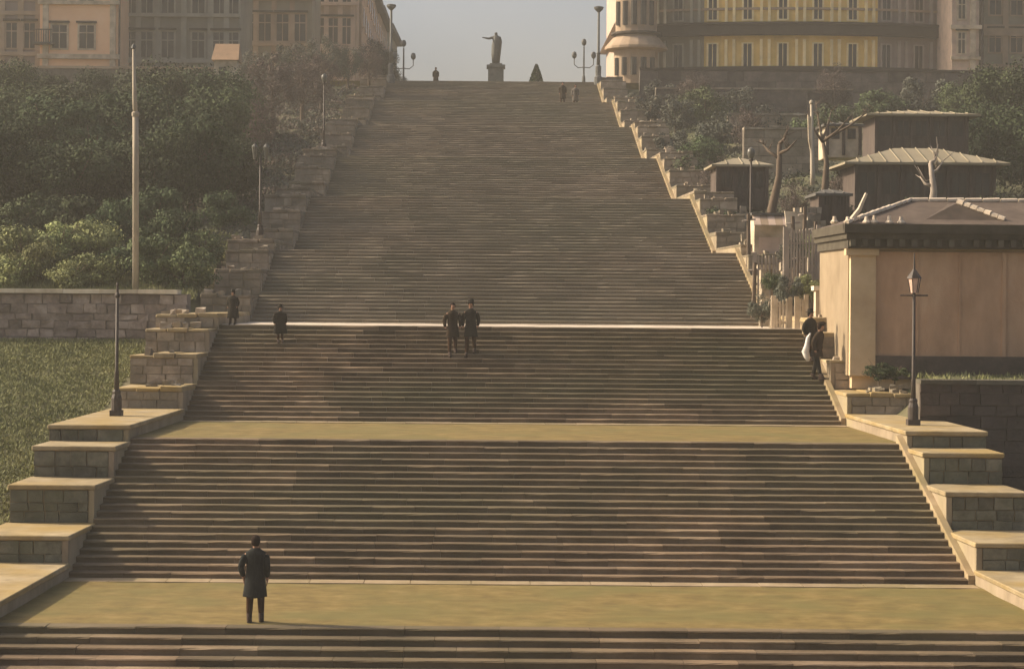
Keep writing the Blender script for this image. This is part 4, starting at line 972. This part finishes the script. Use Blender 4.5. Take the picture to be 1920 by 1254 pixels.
fragment(1508, 1536, 470, 79.0, 'taller broken wall stub left of the pavilion cornice', M['ruin'], 2)
fragment(1462, 1482, 500, 77.0, 'jagged pale wall piece below the cream kiosk', M['ruin'], 3)
fragment(1498, 1520, 515, 75.5, 'jagged wall piece behind the narrow picket gate', M['ruin'], 4)
fragment(1385, 1412, 440, 90.0, 'low crumbled wall at the platform left of the cream kiosk', M['ruin'], 5)
fragment(1424, 1446, 515, 76.6, 'pale crumbling pier at the stair edge under the kiosk', M['ruin'], 6)
fragment(1440, 1470, 570, 73.6, 'low wide heap of pale masonry behind the thick post gate', M['ruin'], 7)
fragment(1486, 1500, 395, 86.0, 'slim pale wall stub above the tilted board', M['ruin'], 8)
fragment(1380, 1402, 395, 97.0, 'pale broken wall at the foot of the small hut', M['ruin'], 9)
fragment(1500, 1548, 395, 87.0, 'broad broken wall under the low dark shed', M['ruin'], 10)
fragment(1345, 1372, 360, 103.0, 'far pale wall stub beside the small hut', M['ruin'], 11)
for i, (px, pyt, Y, ln, lab) in enumerate(((1404, 400, 83, 0, 'dark weathered post left of the cream kiosk'), (1416, 492, 78, .1, 'short dark post below the cream kiosk'), (1487, 405, 79, -.12, 'leaning dark post right of the pale board'), (1510, 388, 78.5, .1, 'tall dark post near the pavilion cornice'),
        (1530, 415, 77, -.05, 'dark post touching the pavilion cornice'), (1497, 470, 76.2, .06, 'dark post between the two wall pieces'))):
    p = P(px, pyt, Y); z0 = zstair(Y)-.5; th = thing('wooden_post', lab, 'post', (p.x, Y, z0), 'weathered posts left of the pavilion')
    mb = MB(); mb.tube([(p.x-ln, Y, z0), (p.x-ln*.4+.02, Y, (z0+p.z)/2), (p.x, Y, p.z)], [.10,.085,.07], 7); mb.build('shaft', M['bark'], th)
    mb = MB(); mb.tube([(p.x-.25, Y, p.z-.3), (p.x+.28, Y+.02, p.z-.22)], [.04,.035], 5); mb.build('crosspiece', M['bark_pale'], th)
for px, Y, lab in ((1436, 79.5, 'squat pale pier capped stone right of the stairs below the kiosk'), (1540, 73.5, 'pale gate pier against the pavilion corner')):
    p = P(px, 560, Y); z0 = zstair(Y)-.4; th = thing('gate_pier', lab, 'pier', (p.x, Y, z0))
    mb = MB(); mb.box(p.x-.22, p.x+.22, Y-.22, Y+.22, z0, z0+1.7, j=.01); mb.build('shaft', M['cream'], th)
    mb = MB(); mb.box(p.x-.3, p.x+.3, Y-.3, Y+.3, z0+1.702, z0+1.85, j=.008); mb.build('cap', M['wallcap'], th)

# ------------------------------------------------------------------ buildings
def facade(th, x0, x1, Y, z0, z1, wallm, trimm, wins, ww, wh, sills, cornices=(), pil=None, depth=10, arch=False):
    mb = MB(); mb.box(x0, x1, Y, Y+depth, z0, z1); mb.build('wall', wallm, th)
    for wx in wins:
        for zs in sills:
            mb = MB(); mb.box(wx-ww/2-.14, wx+ww/2+.14, Y-.07, Y-.002, zs-.12, zs+wh+.16); wn = mb.build('window', trimm, th)
            mb = MB(); mb.box(wx-ww/2, wx+ww/2, Y-.075, Y-.072, zs, zs+wh); mb.build('pane', M['pane'], wn)
            mb = MB(); mb.box(wx-.035, wx+.035, Y-.1, Y-.077, zs, zs+wh); mb.box(wx-ww/2, wx-.037, Y-.1, Y-.077, zs+wh*.66, zs+wh*.7); mb.box(wx+.037, wx+ww/2, Y-.1, Y-.077, zs+wh*.66, zs+wh*.7); mb.build('sash', trimm, wn)
            mb = MB(); mb.box(wx-ww/2-.24, wx+ww/2+.24, Y-.26, Y-.104, zs+wh+.162, zs+wh+.32); mb.build('window_hood', M['band'], wn)
    for zc_, hh, pr in cornices:
        mb = MB(); mb.box(x0-pr*.5, x1+pr*.5, Y-pr, Y-.001, zc_, zc_+hh); mb.build('cornice', trimm, th)
    for wx in (pil or ()):
        mb = MB(); mb.box(wx-.22, wx+.22, Y-.13, Y-.001, z0, z1-.3); mb.build('pilaster', trimm, th)
def X(px, Y): return P(px, 100, Y).x
def Z(py, Y, px=300): return P(px, py, Y).z
Y = 163
th = thing('peach_house', 'peach plastered house with hooded windows above the left trees', 'house', (X(150,Y), Y, 22))
facade(th, X(75,Y), X(222,Y), Y, 21.5, 38, M['peach'], M['cream'], [X(112,Y), X(163,Y)], 1.1, 1.75, [Z(92,Y), Z(92,Y)+3.6, Z(92,Y)+7.2], [(Z(112,Y),.35,.3), (Z(10,Y),.3,.25), (37,.9,.8)], [X(86,Y), X(212,Y)])
mb = MB(); mb.tube([(X(222,Y)+.1,Y-.12,21.5),(X(222,Y)+.1,Y-.12,37)], .08, 8); mb.build('drainpipe', M['iron'], th)
# small balcony on the left bay
zz = Z(58,Y)
mb = MB(); mb.box(X(66,Y), X(102,Y), Y-.9, Y-.003, zz-1.15, zz-1.0); bl = mb.build('balcony', M['slate'], th)
for k in range(8): 
    xx = X(66,Y)+(X(102,Y)-X(66,Y))*(k+.5)/8; mb = MB(); mb.box(xx-.03,xx+.03,Y-.88,Y-.82,zz-1,zz-.1); mb.build('baluster', M['iron'], bl)
mb = MB(); mb.box(X(66,Y), X(102,Y), Y-.92, Y-.8, zz-.1, zz-.02); mb.build('handrail', M['iron'], bl)
th = thing('grey_house', 'mauve grey house cut by the left edge, beside the peach house', 'house', (X(20,Y), Y, 22))
facade(th, X(-160,Y), X(72,Y), Y+.8, 21.5, 36, M['mauve'], M['sandstone'], [X(-60,Y),X(-20,Y),X(18,Y),X(52,Y)], .8, 1.9, [Z(90,Y), Z(90,Y)+3.7, Z(90,Y)+7.4], [(Z(105,Y),.3,.3), (Z(28,Y),.3,.2), (35,.9,.7)], [X(0,Y), X(35,Y), X(68,Y)])
Y = 168
th = thing('olive_house', 'dull olive house with dark windows between the peach house and the hut', 'house', (X(340,Y), Y, 22))
facade(th, X(226,Y), X(448,Y), Y, 21.5, 38, M['olive'], M['olivetrim'], [X(q_,Y) for q_ in (246, 275, 315, 372, 412, 436)], .95, 2.0, [Z(108,Y), Z(108,Y)+3.5, Z(108,Y)+7], [(Z(118,Y),.3,.25), (Z(32,Y),.28,.3), (37,.8,.7)], [X(q_,Y) for q_ in (260, 295, 345, 395, 425)])
Yh = 150; 
th = thing('orange_hut', 'little hut with an orange tin roof above the left trees', 'hut', P(425,150,Yh))
p0 = P(397, 112, Yh); p1 = P(448, 112, Yh); pt = P(420, 78, Yh)
mb = MB(); mb.box(p0.x+.15, p1.x-.15, Yh+.2, Yh+2.8, p0.z-3.2, p0.z-.02); wl_ = mb.build('wall', M['cream'], th)
mb = MB(); mb.add([(p0.x,Yh-.1,p0.z),(p1.x,Yh-.1,p0.z),(p1.x,Yh+3,p0.z),(p0.x,Yh+3,p0.z),(p0.x+.1,Yh+1.4,pt.z),(p1.x-.1,Yh+1.4,pt.z)], [(0,1,5,4),(1,2,5),(2,3,4,5),(3,0,4),(3,2,1,0)]); mb.build('roof', mat('orange_tin', (.30,.19,.11), scale=1.5), th)
mb = MB(); mb.box(p0.x+.5, p0.x+1.0, Yh+.15, Yh+.198, p0.z-1.6, p0.z-.5); mb.build('door', M['pane'], th)
# receding row left of the skyline
Y = 185
th = thing('corner_house', 'weathered house with pale bays at the start of the receding left row', 'house', (X(510,Y), Y, 22))
facade(th, X(446,Y), X(585,Y), Y, 21.5, 40, M['olive'], M['sandstone'], [X(q_,Y) for q_ in (465, 497, 530, 562)], 1.0, 2.3, [Z(75,Y), Z(75,Y)+3.7, Z(75,Y)+7.6], [(Z(85,Y),.3,.3),(Z(0,Y),.3,.3)], [X(q_,Y) for q_ in (480, 514, 548)])
Y = 200
th = thing('bay_house', 'pinkish brown house with bay windows in the receding left row', 'house', (X(620,Y), Y, 22))
facade(th, X(580,Y), X(668,Y), Y, 21.5, 42, M['sandstone'], M['pink'], [X(q_,Y) for q_ in (600, 625, 650)], .95, 2.4, [Z(80,Y), Z(80,Y)+3.7, Z(80,Y)+7.6], [(Z(92,Y),.3,.3),(Z(8,Y),.3,.4)], [X(q_,Y) for q_ in (588, 612, 638, 662)])
# crescent side: facade running away from the camera, seen at a grazing angle
A0 = (X(668,205), 205.0); A1 = (X(742,290), 290.0)
zt0 = P(690, -60, 205).z; zt1 = P(742, 118, 290).z
names = [('first and tallest', M['sandstone']), ('second', M['mauve']), ('third', M['sandstone']), ('last and farthest', M['olive'])]
for i in range(4):
    t0, t1 = i/4, (i+1)/4
    # skyline pixel column falls from (690,0) to (745,120)
    ya = A0[1]+(A1[1]-A0[1])*t0; yb = A0[1]+(A1[1]-A0[1])*t1
    pxa = [678, 694, 709, 726, 745][i]; pxb = [678, 694, 709, 726, 745][i+1]; pyt = [-30, 18, 52, 86, 112][i]; pyt2 = [-30, 18, 52, 86, 112][i+1]
    xa, xb = X(pxa, ya), X(pxb, yb); za = min(P(pxb, pyt2-10, yb).z+1.0, 44)
    th = thing('terrace_house', f'dim town house in the row receding to the skyline, {names[i][0]} of four', 'house', (xa-6, ya, 22), 'receding row left of the skyline')
    mb = MB(); mb.hexa([(xa-14,ya,21.5),(xa,ya,21.5),(xb,yb-.3,21.5),(xb-14,yb-.3,21.5)], [(xa-14,ya,za),(xa,ya,za),(xb,yb-.3,za),(xb-14,yb-.3,za)]); mb.build('wall', names[i][1], th)
    mb = MB(); mb.hexa([(xa-14,ya-.5,za),(xa+.7,ya-.5,za),(xb+.7,yb-.35,za),(xb-14,yb-.35,za)], [(xa-14,ya-.5,za+.5),(xa+.8,ya-.5,za+.5),(xb+.8,yb-.35,za+.5),(xb-14,yb-.35,za+.5)]); mb.build('cornice', M['slate'], th)
    mb = MB(); cx = xa-3; mb.box(cx-.5, cx+.5, ya+4, ya+5.2, za+.45, za+2.0); mb.build('chimney', M['sandstone'], th)
    for zz in (25.5, 29, 32.5, 36):
        if zz+2 > za: continue
        for k in range(4):
            s_ = (k+.5)/4; wx = xa+(xb-xa)*s_; wy = ya+(yb-ya)*s_
            mb = MB(); mb.box(wx-.25, wx+.12, wy-.7, wy+.7, zz, zz+2); wn = mb.build('window', M['pink'], th)
            mb = MB(); mb.box(wx+.121, wx+.135, wy-.5, wy+.5, zz+.15, zz+1.85); mb.build('pane', M['pane'], wn)
# trees at the foot of the row
for i, (px, Y_, s) in enumerate(((700,166,.85),(722,172,.8),(738,180,.6))):
    plant('grey_tree', 'tree', px, None, Y_, s, ['grey tree at the skyline left of the tall left lamp', 'grey tree directly behind the tall left lamp', 'small grey tree right behind the candelabra lamp'][i], 'trees behind the stair head', zfun=lambda Y: TOPZ)

# palace on the right: convex facade of bays
CX = X(1515, 172); RAD = 34.0; Yc = 170+RAD
th = thing('palace', 'long curved ochre palace with dark cornice band above the right slope', 'palace', (CX, 172, 22))
bayw = 1.35
x_left = X(1196, 172); x_right = X(1795, 172)
angs = []
a0 = math.asin((x_left-CX)/RAD); a1 = math.asin((x_right-CX)/RAD); nb = int((a1-a0)*RAD/bayw)
zband0 = P(1500, 70, 170).z; zband1 = P(1500, 45, 170).z
def pt(a, r, z): return (CX+r*math.sin(a), Yc-r*math.cos(a), z)
def arc(name, r0, r1, z0, z1, m, A0_, A1_, n, parent):
    mb = MB()
    for i in range(n):
        p, q_ = A0_+(A1_-A0_)*i/n, A0_+(A1_-A0_)*(i+1)/n
        mb.hexa([pt(p,r1,z0), pt(q_,r1,z0), pt(q_,r0,z0), pt(p,r0,z0)], [pt(p,r1,z1), pt(q_,r1,z1), pt(q_,r0,z1), pt(p,r0,z1)])
    return mb.build(name, m, parent)
for i in range(nb):
    p = a0+(a1-a0)*i/nb; q_ = a0+(a1-a0)*(i+1)/nb; am = (p+q_)/2
    px_ = 1515 + (CX+RAD*math.sin(am)-CX)*4000/170
    wm, tm = (M['yellow'], M['yellowtrim']) if 1325 < px_ < 1640 else ((M['olive'], M['olivetrim']) if px_ <= 1325 else (M['mauve'], M['mauvetrim']))
    arc('wall_bay', RAD-1, RAD, 21.5, 42, wm, p, q_, 1, th)
    for (zs, wh) in ((zband0-2.45, 1.95), (zband1+.35, 2.1), (zband1+4.0, 2.1)):
        if i % 2 == 0:
            d = (q_-p)*.27
            wn = arc('window', RAD+.002, RAD+.09, zs-.08, zs+wh+.1, tm, am-d*1.25, am+d*1.25, 1, th)
            arc('pane', RAD+.092, RAD+.096, zs+.05, zs+wh, M['pane'], am-d*.85, am+d*.85, 1, wn)
            arc('mullion', RAD+.097, RAD+.12, zs+.05, zs+wh, tm, am-d*.08, am+d*.08, 1, wn)
        else:
            d = (q_-p)*.16
            arc('pilaster', RAD+.002, RAD+.2, zs-.3, zs+wh+.35, tm, am-d*1.9, am-d*.9, 1, th)
            arc('pilaster', RAD+.002, RAD+.2, zs-.3, zs+wh+.35, tm, am+d*.9, am+d*1.9, 1, th)
arc('cornice_band', RAD+.002, RAD+.75, zband0+.15, zband1-.1, M['band'], a0-.012, a1+.006, 30, th)
arc('cornice_lip', RAD+.002, RAD+.95, zband1-.098, zband1+.08, M['band'], a0-.018, a1+.01, 30, th)
arc('string_course', RAD+.002, RAD+.28, P(1500,128,170).z-.15, P(1500,128,170).z+.15, M['band'], a0-.008, a1+.006, 30, th)
arc('string_course', RAD+.002, RAD+.18, P(1500,16,170).z-.1, P(1500,16,170).z+.08, M['sandstone'], a0-.008, a1+.006, 30, th)
arc('roof_cornice', RAD-.9, RAD+1.0, 42.002, 42.6, M['band'], a0-.02, a1+.01, 30, th)
# round tower at the left end of the palace
tc = P(1188, 100, 168); tr = 1.75
th = thing('corner_tower', 'weathered round corner tower with projecting eaves beside the tall right lamp', 'tower', (tc.x, 169.5, TOPZ))
c = Vector((tc.x+.35, 169.8, 0)); z1_ = P(1180, 92, 168).z; z2_ = P(1180, 62, 168).z
mb = MB(); mb.lathe(c, [(tr,TOPZ),(tr,z1_)], 20); mb.build('ground_storey', M['sandstone'], th)
mb = MB(); mb.lathe(c, [(tr,z1_),(tr+.75,z1_+.12),(tr+.75,z1_+.3),(tr+.1,z2_-.2)], 20); mb.build('eave', M['sandstone'], th)
mb = MB(); mb.lathe(c, [(tr-.1,z2_-.2),(tr-.1,z2_+3.6)], 20); mb.build('upper_storey', M['sandstone'], th)
mb = MB(); mb.lathe(c, [(tr,z2_-.05),(tr+.3,z2_+.05),(tr+.25,z2_+.2)], 20); mb.build('string_course', M['band'], th)
mb = MB(); mb.lathe(c, [(tr-.1,z2_+3.6),(tr+.9,z2_+3.9),(tr+.9,z2_+4.1),(.3,z2_+7)], 20); mb.build('roof', M['slate'], th)
for a_ in (-150, -125, -100, -75, -50):
    for zz, hh in ((z1_-2.0, 1.4), (z2_+.7, 1.9)):
        r_ = tr-.02 if zz < z1_ else tr-.12; cc = c+Vector((math.cos(R(a_))*r_, math.sin(R(a_))*r_, zz))
        mb = MB(); mb.lathe(cc, [(.26,0),(.26,hh)], 6, 1, .5); mb.build('window', M['pane'], th)
# mirrored crescent cornice peeping out left of the tower
xa = X(1150, 215)
th = thing('terrace_house', 'far pale house seen between the right tall lamp and the tower', 'house', (xa+6, 215, 22))
mb = MB(); mb.box(X(1165,215), X(1165,215)+14, 215, 240, 21.5, 46); mb.build('wall', M['pink'], th)
mb = MB(); mb.hexa([(X(1150,215),214,P(1150,48,215).z),(X(1200,215),214,P(1150,48,215).z),(X(1200,215),241,P(1150,48,215).z),(X(1150,215),241,P(1150,48,215).z)], [(X(1180,215),214,P(1180,-10,215).z),(X(1220,215),214,P(1180,-10,215).z),(X(1220,215),241,P(1180,-10,215).z),(X(1180,215),241,P(1180,-10,215).z)]); mb.build('cornice', M['sandstone'], th)
# bright end wing and far right house
Y = 166
th = thing('palace_wing', 'narrow bright plastered wing with a dark drainpipe at the right end of the palace', 'house', (X(1810,Y), Y, 22))
facade(th, X(1785,Y), X(1836,Y), Y, 21.5, 39, M['pink'], M['cream'], [X(1803,Y)], .5, 1.6, [Z(100,Y,1800), Z(40,Y,1800)+.2, Z(40,Y,1800)+4], [(Z(112,Y,1800),.25,.2), (Z(55,Y,1800),.3,.3)], [X(1824,Y)], depth=12)
mb = MB(); mb.tube([(X(1841,Y),Y-.05,20.5),(X(1841,Y),Y-.05,38)], .13, 8); mb.build('drainpipe', M['iron'], th)
Y = 169
th = thing('brown_house', 'dull brown house with pale string course at the top right edge', 'house', (X(1900,Y), Y, 22))
facade(th, X(1845,Y), X(2080,Y), Y, 21.5, 38, M['olive'], M['sandstone'], [X(q_,Y) for q_ in (1866, 1906, 1946, 1986)], .9, 1.7, [Z(98,Y,1900), Z(28,Y,1900), Z(28,Y,1900)+3.6], [(Z(68,Y,1900),.9,.25), (Z(128,Y,1900),.3,.3)], [X(q_,Y) for q_ in (1885, 1925, 1965)])
stone_wall('boulevard_wall', 'dark mauve retaining wall under the curved palace', X(1200,155.8), 44, 155.8, 20.0, 23.1, M['boulstone'], hrow=(.6,.8), lw=(1.2,2.0), cap=.18, capm=M['band'])
stone_wall('boulevard_wall', 'brown retaining wall under the left houses', -38, X(600,155.8), 155.8, 20.6, 22.9, M['mortar'], hrow=(.6,.8), lw=(1.4,2.2), cap=.18, capm=M['sandstone'])

# ------------------------------------------------------------------ haze
mb = MB(); mb.box(-330, 330, -130, 560, -5.4, 58)
hz = mb.build('haze', None); hz['kind'] = 'stuff'
hm = bpy.data.materials.new('haze'); hm.use_nodes = True; t = hm.node_tree; t.nodes.clear()
pv = t.nodes.new('ShaderNodeVolumePrincipled'); pv.inputs['Color'].default_value = (.93, .88, .78, 1); pv.inputs['Density'].default_value = 0.0007; pv.inputs['Anisotropy'].default_value = 0.1
mo = t.nodes.new('ShaderNodeOutputMaterial'); t.links.new(pv.outputs[0], mo.inputs['Volume']); hz.data.materials.append(hm)
for o in bpy.data.objects:
    if '_rot' in o: del o['_rot']
